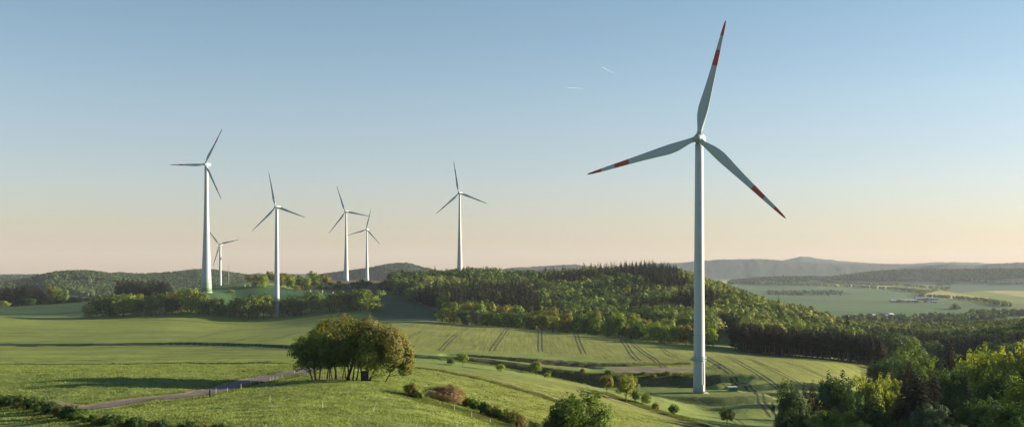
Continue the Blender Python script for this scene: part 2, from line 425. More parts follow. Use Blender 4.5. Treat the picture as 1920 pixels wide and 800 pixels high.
# rough grass on the cut banks
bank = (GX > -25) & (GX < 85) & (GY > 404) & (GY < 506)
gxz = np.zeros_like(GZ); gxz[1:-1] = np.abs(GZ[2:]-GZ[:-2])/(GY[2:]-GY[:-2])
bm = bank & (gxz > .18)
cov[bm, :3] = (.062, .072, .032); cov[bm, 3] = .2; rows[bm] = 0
bm = bank & (GY > 488) & (gxz > .2) & (GX > 10); cov[bm, :3] = (.095, .08, .055)
mnd_shade = (np.abs(GX-66) < 30) & (GY > 348) & (GY < 372) & (gxz > .09); cov[mnd_shade, :3] = (.060, .088, .030); rows[mnd_shade] = 0  # shade on the mound's front face, painted into the ground colour
pad = ((GX-60)/19.5)**2+((GY-470)/9.0)**2+(fbm(GX/6, GY/6, 8)-.5)*.8 < 1
cov[pad, :3] = (.17, .14, .115); rows[pad] = 0
# forest floor under the woods
ff = fbm(GX/30, GY/30, 90)
# valley fields at the right, several kilometres off
paint([(1380,528),(1420,531),(1740,548),(1720,556),(1890,574),(1920,600),(1400,600)],1700,6000,(.062,.125,.048))
V1 = (.050,.105,.05); V2 = (.27,.27,.09); V3 = (.15,.2,.07)
paint([(1300,528),(1500,526),(1640,529),(1740,541),(1760,546),(1640,540),(1500,531),(1300,532)],3800,8000,V2)
paint([(1725,556),(1742,548),(1765,545),(1800,551),(1850,557),(1890,570),(1875,568),(1800,560)],2300,8000,V2)
paint([(1842,545),(1870,543.5),(1920,546),(2200,552),(2200,560),(1920,556),(1880,551)],2300,8000,V2)
paint([(1760,524),(1850,519.5),(1920,519),(2300,522),(2300,532),(1920,531),(1830,527)],3000,8000,(.16,.17,.07))
paint([(1760,532),(1920,533),(2300,536),(2300,548),(1920,544),(1840,545),(1800,549),(1765,543)],2300,8000,V1)
paint([(1735,597),(1790,589),(1830,588),(1850,592),(1790,597)],1700,3500,V3)
paint([(1430,545),(1560,543),(1600,550),(1520,554),(1440,552)],2300,6000,(.035,.055,.035))
hillc = np.stack([(.018+.024*fbm(GX/120, GY/160, 50)), .034+.034*fbm(GX/120, GY/160, 50), .022+.01*fbm(GX/90, GY/90, 51)], -1)
vm = (GD > 1700) & (GD < 9000) & (GPX > 1300)
pv = np.floor(fbm(GX/420, GY/650, 88, 2)*9)/9; cov[vm, :3] *= (.72+.75*pv[vm])[:, None]*np.array([1.05, 1.0, .95])
hm = (GD > 2300) & (GZ > -70) & ~((GD < 4600) & (GPX > 1300))
cov[hm, :3] = hillc[hm]; cov[hm, 3] = 0

# ------------------------------------------------------------------ wind turbines, computed from the photo
TPHI = math.radians(18.4)             # every rotor looks this far left of "towards the camera"
TB = dict(
 big=dict(px=1311, by=735, D=376, hub=(1307.5,260.5), tips=[(1368,48),(1097,323),(1470,404)], base=2.02, top=1.38, flare=0, red=2, plat=1),
 a=dict(px=387, by=547, D=1144, hub=(383,308.5), tips=[(415,241),(318,310),(408,372)], base=5.6, top=1.9, flare=1, red=2, green=1),
 b=dict(px=519, by=592.5, D=1050, hub=(514,388), tips=[(505,317),(471,437),(564,406)], base=2.8, top=1.4, flare=0, red=0),
 c=dict(px=649, by=527, D=1554, hub=(647,397), tips=[(632,348),(614,436),(694,403)], base=3.9, top=1.2, flare=1, red=0),
 d=dict(px=688, by=526, D=1915, hub=(686,430), tips=[(696,388),(654,438),(714,458)], base=3.7, top=1.15, flare=1, red=0),
 e=dict(px=862, by=522, D=1385, hub=(860,362), tips=[(852,303),(815,402),(912,381)], base=4.2, top=1.25, flare=1, red=1),
 f=dict(px=413, by=545, D=1870, hub=(410,458), tips=[(395,436),(398,500),(441,449)], base=2.5, top=1.5, flare=0, red=1),
)
M_white = simple('tower_paint', (.31, .375, .425), .45, .09, .22, spec=.4)
M_blade = simple('blade_gelcoat', (.28, .385, .44), .38, .04, .5, spec=.45)
M_red = simple('red_marking_paint', (.33, .06, .06), .5, .08, .8)
M_green = [simple('green_tower_ring', c, .5, .05, .3) for c in ((.14, .25, .17), (.20, .31, .24), (.27, .37, .32), (.33, .41, .40))]
M_steel = simple('galvanised_steel', (.28, .29, .30), .5, .15, 3.0, metallic=.3)
M_hub = simple('hub_paint', (.20, .29, .31), .45, .08, 1.2)
M_dark = simple('dark_opening', (.03, .035, .04), .6, .2, 2.0)
M_concrete = simple('concrete', (.30, .29, .27), .9, .15, 1.0, bump=.2)

def blade_mesh(R, red, thin=1.0):
    """blade along +Z from the hub centre; chord mostly along X (trailing edge to -X), thickness along Y"""
    st = [(.030,.88,.88,0,1),(.065,.86,.84,0,.95),(.10,1.05,.72,.15,.8),(.15,1.38,.56,.40,.6),(.20,1.62,.45,.56,.4),(.26,1.72,.36,.60,.25),(.32,1.60,.30,.53,.2),
          (.40,1.38,.24,.43,.2),(.50,1.16,.19,.33,.2),(.61,.97,.15,.25,.2),(.62,.96,.15,.25,.2),(.75,.76,.11,.17,.2),(.76,.75,.11,.17,.2),(.87,.57,.08,.11,.2),(.88,.555,.08,.11,.2),(.95,.40,.055,.05,.2),(.985,.24,.035,.0,.2),(1.0,.07,.015,-.03,.2)]
    mb = MB(); rings = []; n = 20; s = R/40.0*thin
    for t, c, th, off, rd in st:
        tw = math.radians(14*(1-t)**2)
        ring = []
        for j in range(n):
            a = 2*math.pi*j/n
            x = c*math.cos(a); y = th*math.sin(a)
            if rd < .9: y *= (.45+.55*(1+math.cos(a))/2*1.2) if math.cos(a) < 0 else 1.0
            x = x-off
            ring.append(((x*math.cos(tw)-y*math.sin(tw))*s, (x*math.sin(tw)+y*math.cos(tw))*s-1.6*t*t*R/40.0*.6, t*R))
        rings.append(ring)
    mats = []
    for i in range(len(st)-1):
        t = (st[i][0]+st[i+1][0])/2
        mats.append(1 if ((red == 2 and (t > .872 or .615 < t < .752)) or (red == 1 and .615 < t < .752)) else 0)
    mb.loft(rings, 0, True, True, mats)
    return mb

def turbine(key, label):
    T = TB[key]; D = T['D']
    base = P(T['px'], T['by'], D); gb = gz(base[0], base[1])
    base[2] = min(base[2], gb+.3) if key not in ('big',) else gb
    hub_w = P(T['hub'][0], T['hub'][1], D)
    Hh = hub_w[2]-base[2]
    # rotor radius and phase, undoing the foreshortening
    rel = TPHI+math.atan2(-(T['px']-960.0), F)
    hx, hy = T['hub']; tips = [(x-hx, -(y-hy)) for x, y in T['tips']]
    ys = np.array([q[1] for q in tips]); xs = np.array([q[0] for q in tips])
    ph = []
    for k in range(3):
        a = math.atan2(ys[k], (xs[k]-.7*xs.mean())/math.cos(rel)); ph.append(a)
    base_ph = np.array(ph); ref = base_ph[0]
    order = [((p-ref) % (2*math.pi)) for p in base_ph]
    idx = [int(round(o/(2*math.pi/3))) % 3 for o in order]
    c0 = np.angle(np.mean([np.exp(1j*(p-i*2*math.pi/3)) for p, i in zip(base_ph, idx)]))
    R = math.sqrt(2/3*np.sum((ys-ys.mean())**2))
    R2 = math.sqrt(2/3*np.sum(((xs-xs.mean())/math.cos(rel))**2))
    R = (R+R2)/2*D/F
    if key == 'f': R = 40.0
    t = empty('wind_turbine', (base[0], base[1], base[2]-.25), 0)
    tag(t, label, 'wind turbine', 'wind turbines on the hills')
    # tower
    mb = MB(); nr = 26; H = Hh-1.7+.25; rings = []; mats = []; seg = 48
    for i in range(nr+1):
        q = i/nr; z = H*q
        r = T['base']+(T['top']-T['base'])*q
        if T['flare']: r = T['top']+(T['base']-T['top'])*((1-q)**1.9*.82+(1-q)*.18)
        rings.append([(r*math.cos(2*math.pi*j/seg), r*math.sin(2*math.pi*j/seg), z) for j in range(seg)])
        mats.append((1+min(3, i)) if (T.get('green') and i < 3) else 0)
    mb.loft(rings, 0, True, True, mats[:-1])
    tw = mb.build('tower', [M_white]+M_green, t)
    if key in ('big', 'b'):
        for q in (.235, .49, .76):
            r = T['base']+(T['top']-T['base'])*q+.012; sm_ = MB()
            sm_.loft([[(r*math.cos(2*math.pi*j/48), r*math.sin(2*math.pi*j/48), H*q+e) for j in range(48)] for e in (-.09, .09)], 0, False, True)
            sm_.build('flange_seam', M_steel, tw)
    # concrete foot
    mb = MB(); fr = T['base']+.35
    mb.loft([[((fr+e)*math.cos(2*math.pi*j/40), (fr+e)*math.sin(2*math.pi*j/40), z) for j in range(40)] for e, z in ((0, -.6), (0, .42), (-.12, .5))], 0, True)
    mb.build('foundation_ring', M_concrete, t)
    # nacelle head: an empty frame of directions (axis = where the hub looks)
    ax = Vector((-math.sin(TPHI), -math.cos(TPHI), 0)); side = Vector((math.cos(TPHI), -math.sin(TPHI), 0)); up = Vector((0, 0, 1))
    hs = R/40.0
    def Lp(a, s_, z): return ax*a+side*s_+up*(z+Hh+.25)
    mb = MB(); rings = []
    for a, w, h, dz in ((1.2, .95, 1.0, 0), (.9, 1.35, 1.4, 0), (.2, 1.6, 1.6, .05), (-1.5, 1.72, 1.75, .1), (-4.0, 1.65, 1.7, .15), (-5.8, 1.35, 1.4, .25), (-6.6, .85, .9, .35), (-6.9, .3, .35, .4)):
        ring = []
        for j in range(24):
            g_ = 2*math.pi*j/24; cc, ss = math.cos(g_), math.sin(g_)
            ex = .62
            ring.append(Lp(a*hs, math.copysign(abs(cc)**ex, cc)*w*hs, (math.copysign(abs(ss)**ex, ss)*h+dz)*hs))
        rings.append(ring)
    mb.loft(rings, 0, True, True)
    nac = mb.build('nacelle', M_white, t)
    mb = MB()
    mb.tube([Lp(-5.2*hs, 0, 1.6*hs), Lp(-5.2*hs, 0, 3.1*hs)], .07, 6)
    mb.tube([Lp(-5.2*hs, -.6, 3.0*hs), Lp(-5.2*hs, .6, 3.0*hs)], .05, 6)
    mb.build('anemometer_mast', M_steel, nac)
    oh = 2.6*hs
    mb = MB(); rings = []
    for a, r in ((-1.35, 1.35), (-1.0, 1.5), (0, 1.5), (.7, 1.35), (1.3, 1.0), (1.7, .5), (1.85, .1)):
        rings.append([Lp(oh+a*hs, r*hs*math.cos(2*math.pi*j/28), r*hs*math.sin(2*math.pi*j/28)) for j in range(28)])
    mb.loft(rings, 0, True, True)
    hb = mb.build('hub', M_hub, t)
    bm_ = blade_mesh(R, T['red'], 1.0 if key == 'big' else .8)
    bme = None
    for k in range(3):
        a = c0+k*2*math.pi/3
        # viewed from the front photo right = side, up = up; blade +Z -> direction a, trailing edge (-X local) -> counter-clockwise
        dz = side*math.cos(a)+up*math.sin(a)
        ccw = -side*math.sin(a)+up*math.cos(a)
        lx = -ccw; ly = -ax
        M = Matrix((lx, ly, dz)).transposed().to_4x4()
        # columns are the local axes
        M = Matrix(((lx.x, ly.x, dz.x, 0), (lx.y, ly.y, dz.y, 0), (lx.z, ly.z, dz.z, 0), (0, 0, 0, 1)))
        M.translation = Lp(oh, 0, 0)
        if bme is None:
            o = bm_.build('blade', [M_blade, M_red], t); bme = o.data
        else: o = link('blade', bme, t)
        o.matrix_local = M
    if T.get('plat'):
        zr = (735-672)/F*D
        rr = T['base']+(T['top']-T['base'])*zr/H
        mb = MB()
        def ringtube(r, z, w):
            pts = [(r*math.cos(2*math.pi*j/40), r*math.sin(2*math.pi*j/40), z) for j in range(41)]
            mb.tube(pts, w, 6, cap=False)
        mb.loft([[(q*math.cos(2*math.pi*j/40), q*math.sin(2*math.pi*j/40), z) for j in range(40)] for q, z in ((rr-.02, zr-.22), (rr+.5, zr-.22), (rr+.5, zr), (rr-.02, zr))], 0, False)
        ringtube(rr+.5, zr+.55, .07); ringtube(rr+.5, zr+1.1, .09)
        for j in range(16):
            g_ = 2*math.pi*j/16
            mb.tube([((rr+.5)*math.cos(g_), (rr+.5)*math.sin(g_), zr-.1), ((rr+.5)*math.cos(g_), (rr+.5)*math.sin(g_), zr+1.1)], .06, 5)
        rg = mb.build('service_ring', M_hub, t)
        for sx in (-1, 1):
            mb = MB(); mb.box((sx*(rr+.75), 0, zr+.25), (.55, .6, .8), bev=.06); mb.box((sx*(rr+.42), 0, zr+.2), (.3, .12, .12)); mb.build('warning_lamp', M_white, rg)
        # door and cable ladder on the sunny side
        mb = MB(); ang = math.radians(-52); cx_, cy_ = math.cos(ang), math.sin(ang); rb = T['base']
        mb.box((cx_*(rb+.0), cy_*(rb+.0), 2.1), (.35, 1.0, 2.3), rz=ang, bev=.05)
        dr = mb.build('door', M_steel, t)
        mb = MB(); mb.box((cx_*(rb+.6), cy_*(rb+.6), .7), (1.4, 1.3, .12), rz=ang)
        for k in range(4): mb.box((cx_*(rb+1.4+.28*k), cy_*(rb+1.4+.28*k), .6-.15*k), (.26, 1.2, .06), rz=ang)
        mb.build('door_steps', M_steel, t)
        mb = MB(); ang2 = math.radians(-48); mb.tube([(math.cos(ang2)*(rb+.05), math.sin(ang2)*(rb+.05), 3.2), (math.cos(ang2)*(rb-.02), math.sin(ang2)*(rb-.02), zr-.6)], .06, 6)
        for zz in np.arange(3.6, zr-1, .9): mb.box((math.cos(ang2)*(rb-.05*zz/zr+.0), math.sin(ang2)*(rb-.05*zz/zr), zz), (.16, .38, .16), rz=ang2)
        mb.build('cable_ladder', M_steel, t)
    return t, base

turbine('big', 'largest white wind turbine, red banded blades, standing on the grassy mound')
turbine('a', 'wind turbine with red banded blades and green footed tower above the left hedgerow')
turbine('b', 'slim white wind turbine standing at the field edge in front of the hedgerow, unmarked blades')
turbine('c', 'grey white turbine on the brown ridge, the taller of the pair whose blades nearly touch')
turbine('d', 'small turbine on the brown ridge, the lower of the pair whose blades nearly touch')
turbine('e', 'lone wind turbine rising behind the dark pines on the central wooded hill')
turbine('f', 'small distant turbine between the green footed tower and the thin mast')
# met mast
b = P(429, 546, 1700); b[2] = min(b[2], float(gz(b[0], b[1])))
o_ = MB(); h_ = P(429, 493, 1700)[2]-b[2]
for k in range(3):
    a = 2*math.pi*k/3
    o_.tube([(.55*math.cos(a), .55*math.sin(a), 0), (.28*math.cos(a), .28*math.sin(a), h_*.93)], .10, 5)
for k in range(24):
    z0 = h_*.93*k/24; z1 = h_*.93*(k+1)/24; r0 = .55-.27*k/24
    for q in range(3):
        a = 2*math.pi*q/3; a2 = 2*math.pi*(q+1)/3
        o_.tube([(r0*math.cos(a), r0*math.sin(a), z0), (r0*math.cos(a2), r0*math.sin(a2), z1)], .06, 4)
o_.tube([(0, 0, h_*.9), (0, 0, h_)], .08, 5)
mast = o_.build('lattice_mast', M_steel, None, b); tag(mast, 'thin steel lattice mast standing right of the small distant turbine', 'mast')

# ------------------------------------------------------------------ roads, tracks (sheets laid on the ground)
M_asph = simple('farm_road_asphalt', (.105, .095, .098), .85, .22, .8, coord='Object', bump=.2)
M_verge = simple('sandy_verge', (.19, .155, .085), .95, .3, .9, bump=.3)
M_rut = simple('tractor_rut_in_crop', (.016, .032, .012), .95, .3, .8)  # dark track; shade in the crop gaps is put into its colour
M_rutpale = simple('trodden_grass_track', (.17, .16, .075), .95, .25, .6)
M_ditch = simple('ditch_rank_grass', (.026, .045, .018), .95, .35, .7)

def smooth_path(pts, step=1.2):
    pts = [np.array(p[:2]) for p in pts]
    out = []
    for i in range(len(pts)-1):
        p0 = pts[max(i-1, 0)]; p1 = pts[i]; p2 = pts[i+1]; p3 = pts[min(i+2, len(pts)-1)]
        n = max(2, int(np.linalg.norm(p2-p1)/step))
        for k in range(n):
            t = k/n
            out.append(.5*((2*p1)+(-p0+p2)*t+(2*p0-5*p1+4*p2-p3)*t*t+(-p0+3*p1-3*p2+p3)*t**3))
    out.append(pts[-1]); return np.array(out)
def strip_geo(path, w, off, lift, nx=3, wob=0.0, seed=0):
    t = np.gradient(path, axis=0); t /= np.linalg.norm(t, axis=1)[:, None]+1e-9
    nrm = np.stack([t[:, 1], -t[:, 0]], 1)
    s = np.arange(len(path))
    ww = w*(1+wob*(vnoise(s/6.0, s*0+seed, seed)-.5)*2) if wob else np.full(len(path), w)
    vs = []
    for k in range(nx):
        q = path+nrm*((k/(nx-1)-.5)*ww[:, None]+off)
        z = gz(q[:, 0], q[:, 1])+lift
        vs.append(np.column_stack([q, z]))
    v = np.stack(vs, 1).reshape(-1, 3); n = len(path)
    i = np.arange(n-1)[:, None]*nx+np.arange(nx-1)[None, :]
    f = np.stack([i, i+1, i+nx+1, i+nx], -1).reshape(-1, 4)
    return v, f
def strips(name, items, mat, kind='structure'):
    V = []; Fc = []; b = 0
    for it in items:
        v, f = strip_geo(**it); V.append(v); Fc.append(f+b); b += len(v)
    o = link(name, mesh_np(name, np.concatenate(V), np.concatenate(Fc), mat)); o['kind'] = kind
    return o
road1 = smooth_path([gp(x, y) for x, y in ((-60,747),(20,753),(80,760),(120,765),(165,766),(260,752),(350,742),(400,733),(470,716),(520,704),(585,691))]
                    +[gpt(650, 250), gpt(690, 380), gpt(718, 520)]+[gp(x, y, 560, 1500) for x, y in ((740,614),(770,608),(810,601.5),(835,598))]+[gpt(826,960), gpt(800,1060), gpt(772,1150), gpt(752,1230)], 1.5)
strips('farm_road', [dict(path=road1, w=3.3, off=0, lift=.10, nx=7, wob=.06, seed=3)], M_asph)
strips('road_verge', [dict(path=road1[:int(len(road1)*.30)], w=5.6, off=-.9, lift=.06, nx=9, wob=.3, seed=5)], M_verge)

def tram(pts, sep=2.1, w=.52, dmin=330, dmax=900):
    p = smooth_path([gp(x, y, dmin, dmax) for x, y in pts], 2.0)
    return [dict(path=p, w=w, off=-sep/2, lift=.07, nx=2, wob=.25, seed=1), dict(path=p, w=w, off=sep/2, lift=.07, nx=2, wob=.25, seed=2)]
items = []
items += tram([(826,657),(838,643),(857,626),(887,611.5)]); items += tram([(922,658),(931,643),(941,629),(952,614.5)])
items += tram([(1013.5,659),(1013,640),(1013,619)]); items += tram([(1095,663),(1087,645),(1079,625.5)])
items += tram([(1245,688),(1225,672),(1200,655),(1184,642),(1168,634)]); items += tram([(1198,676),(1180,656),(1163,632)])
items += tram([(1268,672),(1250,660),(1232,646)], w=.3); items += tram([(1200,677),(1220,683),(1248,690)], w=.35)
items += tram([(1452,782),(1430,755),(1405,728),(1372,700),(1322,669)], w=.75, dmin=300); items += tram([(1480,740),(1440,712),(1405,690),(1362,667)], w=.45, dmin=300)
items += tram([(1500,722),(1465,700),(1440,688),(1400,672)], w=.3, dmin=300); items += tram([(1560,712),(1520,694),(1480,680)], w=.3, dmin=300)
items += tram([(750,646),(765,634),(800,616),(815,610)], w=.3); items += tram([(764,656),(772,647)], w=.4)
items += tram([(1340,762),(1310,752),(1288,742)], w=.35, dmin=260); items += tram([(1390,795),(1350,770),(1300,757)], w=.3, dmin=250)
items += tram([(330,638),(400,626),(450,613),(535,600)], w=.5); items += tram([(430,642),(480,630),(560,618)], w=.5)
items += tram([(480,640),(520,634),(560,622)], w=.5); items += tram([(270,609),(330,600)], w=.25)
strips('tractor_tracks', items, M_rut)
def one(pts, w, dmin=90, dmax=1200, **k): return dict(path=smooth_path([gp(x, y, dmin, dmax) for x, y in pts], 1.5), w=w, off=0, lift=.08, nx=3, wob=.5, **k)
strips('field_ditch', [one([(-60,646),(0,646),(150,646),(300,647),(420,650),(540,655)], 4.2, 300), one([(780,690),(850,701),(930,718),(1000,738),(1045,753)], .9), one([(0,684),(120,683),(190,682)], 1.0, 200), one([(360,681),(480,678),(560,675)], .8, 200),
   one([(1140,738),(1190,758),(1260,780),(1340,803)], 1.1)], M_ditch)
strips('grass_track', [one([(770,686),(850,696),(930,712),(1010,735),(1060,758)], 2.4), one([(1090,722),(1135,740),(1185,760),(1255,783),(1330,806)], 1.8)], M_rutpale)

# ------------------------------------------------------------------ ground meshes
def grid_mesh(name, r0, r1, mat):
    sl = slice(r0, r1+1)
    X = GX[sl]; Y = GY[sl]; Z = GZ[sl]+CZ
    h, w = X.shape
    v = np.stack([X, Y, Z], -1).reshape(-1, 3)
    i = (np.arange(h-1)[:, None]*w+np.arange(w-1)[None, :])
    f = np.stack([i, i+1, i+w+1, i+w], -1).reshape(-1, 4)
    me = mesh_np(name, v, f, mat, smooth=True)
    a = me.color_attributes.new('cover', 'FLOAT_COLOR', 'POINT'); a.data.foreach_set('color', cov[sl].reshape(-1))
    a = me.attributes.new('rows', 'FLOAT', 'POINT'); a.data.foreach_set('value', rows[sl].reshape(-1))
    a = me.attributes.new('swath', 'FLOAT', 'POINT'); a.data.foreach_set('value', swath[sl].reshape(-1))
    o = link(name, me); o['kind'] = 'structure'; return o
split = int(np.searchsorted(Ds, 2350))
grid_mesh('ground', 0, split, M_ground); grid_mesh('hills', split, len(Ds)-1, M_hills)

# ------------------------------------------------------------------ foliage building blocks (numpy)
def unit(n, r):
    v = r.normal(size=(n, 3)); return v/np.linalg.norm(v, axis=1)[:, None]
def quads(c, nrm, sz, r, asp=.7):
    """leaf sprays: kite shaped quads at c, facing nrm"""
    n = len(c); t = unit(n, r); t = t-(t*nrm).sum(1)[:, None]*nrm; t /= np.linalg.norm(t, axis=1)[:, None]+1e-9
    b = np.cross(nrm, t); s = (sz*(.6+.8*r.random(n)))[:, None] if np.isscalar(sz) else sz[:, None]
    w = s*asp
    return np.stack([c-t*s*.6, c-b*w*.5+t*s*.05, c+t*s*.6, c+b*w*.5+t*s*.05], 1)      # (n,4,3)
def broad_q(H, R, cb, nc, per, ls, seed, lum=.34, top=1.0, box=.45, lean=(0, 0), cn=.55, sc=.5, sprout=True):
    r = np.random.default_rng(seed)
    zc = H*(cb+1)/2; hh = H*(1-cb)/2
    d = unit(nc*3, r); d = d[(d[:, 2] > -.82)][:nc]
    d[:, :2] *= ((1/np.sqrt(1-d[:, 2]**2+.02))**box)[:, None]
    rad = .50+.32*r.random(len(d)); rad[:len(d)//5] *= .45
    cc = d*rad[:, None]
    ns = int(nc*.45) if per >= 150 and sprout else 0
    if ns:
        d2 = unit(ns*3, r); d2 = d2[d2[:, 2] > -.25][:ns]; d2[:, 2] = np.abs(d2[:, 2])*.8+.2*d2[:, 2]
        d = np.concatenate([d, d2]); rad = np.concatenate([rad, .86+.20*r.random(len(d2))])
    cc = d*rad[:, None]
    wid = 1.0
    cc = np.column_stack([cc[:, 0]*R*wid, cc[:, 1]*R*wid, cc[:, 2]*hh*top])
    cr = R*lum*(.7+.65*r.random(len(d)))
    cr = np.minimum(cr, hh*.6)
    if ns: cr[-len(d2):] *= .5
    out = []
    for ci, (c, q) in enumerate(zip(cc, cr)):
        small = ns and ci >= len(cc)-len(d2)
        n_ = per//3 if small else per
        u = unit(n_, r); rr = .55+.5*r.random(n_)**.6
        p = c+u*(q*rr)[:, None]*np.array([1, 1, 1.5 if small else .82])
        co = c/np.array([R, R, hh]); nn = u*.9+co[None, :]*cn*1.6+unit(n_, r)*sc+np.array([0, 0, .12]); nn /= np.linalg.norm(nn, axis=1)[:, None]
        out.append(quads(p, nn, ls, r))
    q = np.concatenate(out); q[..., 2] = np.maximum(q[..., 2], -hh*1.02)
    q[..., 2] += zc
    t = q[..., 2]/H
    q[..., 0] += lean[0]*t; q[..., 1] += lean[1]*t
    cc = cc+np.array([0, 0, zc])
    return q, cc
def coni_q(H, R, cb, lev, dens, seed, ls=1.0):
    r = np.random.default_rng(seed); out = []
    for i in range(lev):
        t = i/(lev-1); z = H*(cb+(1-cb)*t); rad = R*((1-t)**.60)*(.75+.4*r.random())+.12
        if t < .12: rad *= .7+.3*t/.12
        n = max(4, int(dens*(1-t)**.7*(.7+.6*r.random()))+3)
        a = r.random(n)*2*np.pi; f = .25+.75*r.random(n)**.6
        p = np.column_stack([np.cos(a)*rad*f, np.sin(a)*rad*f, z-rad*f*.32+r.normal(size=n)*.25*H/lev])
        rd = np.column_stack([np.cos(a), np.sin(a), np.full(n, -.35)]); rd /= np.linalg.norm(rd, axis=1)[:, None]
        nn = np.column_stack([np.cos(a)*.5, np.sin(a)*.5, np.full(n, .8)])+unit(n, r)*.45
        nn -= (nn*rd).sum(1)[:, None]*rd; nn /= np.linalg.norm(nn, axis=1)[:, None]
        b = np.cross(nn, rd); s = ((.55+.35*rad)*ls*(.7+.6*r.random(n)))[:, None]
        out.append(np.stack([p-rd*s*.6, p-b*s*.30, p+rd*s*.75, p+b*s*.30], 1))
    return np.concatenate(out)
def qmesh(name, q, mats, mi=None):
    n = len(q); return mesh_np(name, q.reshape(-1, 3), np.arange(n*4).reshape(n, 4), mats, mi)
def trunk_mb(H, r0, cc, seed, nb=7, cb=.3, stems=None):
    rr = random.Random(seed); mb = MB(); stems = stems or [(0, 0, 0, 0, r0)]
    for (x, y, dx, dy, r) in stems:
        top = H*.72; pts = []
        for k in range(7):
            t = k/6; pts.append((x+dx*t+rr.uniform(-.12, .12)*H*.05*k, y+dy*t+rr.uniform(-.12, .12)*H*.05*k, -.5+(top+.5)*t))
        rad = [r*1.25]+[r*(1-.13*k) for k in range(1, 7)]
        mb.tube(pts, rad, 8)
        pick = sorted(range(len(cc)), key=lambda i: (cc[i][0]-x-dx)**2+(cc[i][1]-y-dy)**2+rr.random()*8)[:nb]
        for i in pick:
            c = cc[i]; k = min(5, max(2, int((c[2]*.55)/top*6))); s = pts[k]
            m = [(s[j]*.5+c[j]*.5)+(-.06*H if j == 2 else 0) for j in range(3)]
            mb.tube([s, m, tuple(c)], [r*.42, r*.26, r*.08], 5, cap=False)
    return mb

# prototypes. nominal sizes: broadleaf H=10, R=4; conifer H=20, R=3.1
rN = np.random.default_rng(11)
VAR = {'mid': [], 'near': [], 'conmid': [], 'connear': []}
def proto_b(H, R, cb, nc, per, ls, seed, **k):
    k.setdefault('cn', .75 if per < 100 else .5)
    q, cc = broad_q(H, R, cb, nc, per, ls, seed, **k)
    c = qmesh('crown', q, M_broad)
    t = trunk_mb(H, .24, cc, seed, nb=6); tm = bpy.data.meshes.new('trunk'); tm.from_pydata(t.v, [], t.f); tm.materials.append(M_bark); tm.update()
    return c, tm, q
for s in range(6):
    VAR['mid'].append(proto_b(10, 4, [-.14, -.10, -.16, -.12, -.08, -.15][s], [22, 26, 20, 30, 24, 28][s], 62, .62, 100+s, lum=[.42, .38, .45, .37, .40, .42][s]))
for s in range(6):
    VAR['near'].append(proto_b(10, 4, [.08, .14, .06, .1, .18, .05][s], [46, 54, 40, 60, 50, 44][s], 190, .30, 200+s, lum=[.30, .27, .33, .25, .28, .31][s]))
def proto_c(H, R, cb, lev, dens, seed, ls):
    q = coni_q(H, R, cb, lev, dens, seed, ls); c = qmesh('crown', q, M_coni)
    mb = MB(); mb.tube([(0, 0, -.6), (.05, 0, H*.4), (0, .05, H*.96)], [.27, .2, .04], 7); tm = bpy.data.meshes.new('trunk'); tm.from_pydata(mb.v, [], mb.f); tm.materials.append(M_barkpale); tm.update()
    return c, tm, q
for s in range(4): VAR['conmid'].append(proto_c(20, 3.1+.3*s, [.04, .08, .14, .05][s], 30, 44, 300+s, 1.15))
VAR['stand'] = [proto_c(20, 2.9, [.30, .38, .26][s], 26, 30, 330+s, 1.1) for s in range(3)]
for s in range(3): VAR['connear'].append(proto_c(20, 3.4+.4*s, .05, 56, 70, 360+s, .62))

def override(o, mat):
    o.material_slots[0].link = 'OBJECT'; o.material_slots[0].material = mat
def put_tree(pos, H, Rad, var, i, label, cat='tree', group=None, mat=None, name=None, parts=True, rz=None):
    con = var.startswith('con') or var == 'stand'; V = VAR[var][i % len(VAR[var])]
    H0, R0 = (20., 3.4) if con else (10., 4.2)
    rz = random.uniform(0, 6.28) if rz is None else rz
    nm = name or ('spruce_tree' if con else 'broadleaf_tree')
    sc = (Rad/R0, Rad/R0, H/H0)
    if parts:
        t = empty(nm, pos, rz); t.scale = sc
        c = link('crown', V[0], t); link('trunk', V[1], t)
    else:
        t = link(nm, V[0], None, pos, rz); t.scale = sc; c = t
    if mat is not None: override(c, mat)
    tag(t, label, cat, group); return t
ORD = 'first second third fourth fifth sixth seventh eighth ninth tenth eleventh twelfth thirteenth fourteenth fifteenth sixteenth seventeenth eighteenth nineteenth twentieth'.split()
TENS = ['', '', 'twenty', 'thirty', 'forty']
def ordw(i):
    if i < 20: return ORD[i]
    return TENS[(i+1)//10]+('ieth' if (i+1) % 10 == 0 else '-'+ORD[(i+1) % 10-1]) if (i+1) % 10 else {30: 'thirtieth', 40: 'fortieth'}[i+1]
COLW = {id(M_fresh): 'bright yellow-green', id(M_mid): 'mid green', id(M_deep): 'dark green', id(M_olive): 'olive', id(M_russet): 'russet tinged', id(M_silver): 'silvery green', id(M_broad): 'green'}
nb_ = nc_ = 0
def row(specs, var, where, group, D0=None, dof=None):
    """specs: (px, base row or None, height px, width px, material[, distance]) -> one tree each, labelled by its place in the row"""
    global nb_
    specs = sorted(specs, key=lambda s: s[0])
    for i, s in enumerate(specs):
        px, by, hp, wp, mt = s[:5]
        D = s[5] if len(s) > 5 else (dof(px) if dof else D0)
        b = gpt(px, D) if (len(s) > 5 or D is not None) else gp(px, by)
        D = b[1]; H = hp/F*D; R = wp/2/F*D
        size = 'tall' if hp > 42 else 'low' if hp < 27 else ''
        put_tree((b[0], b[1], b[2]-.15), H, R, var, i*7+3, ('%s %s tree, %s from left in %s' % (size, COLW[id(mt)], ordw(i), where)).strip(), group=group, mat=mt)
        nb_ += 1
R_ = random.Random(5)
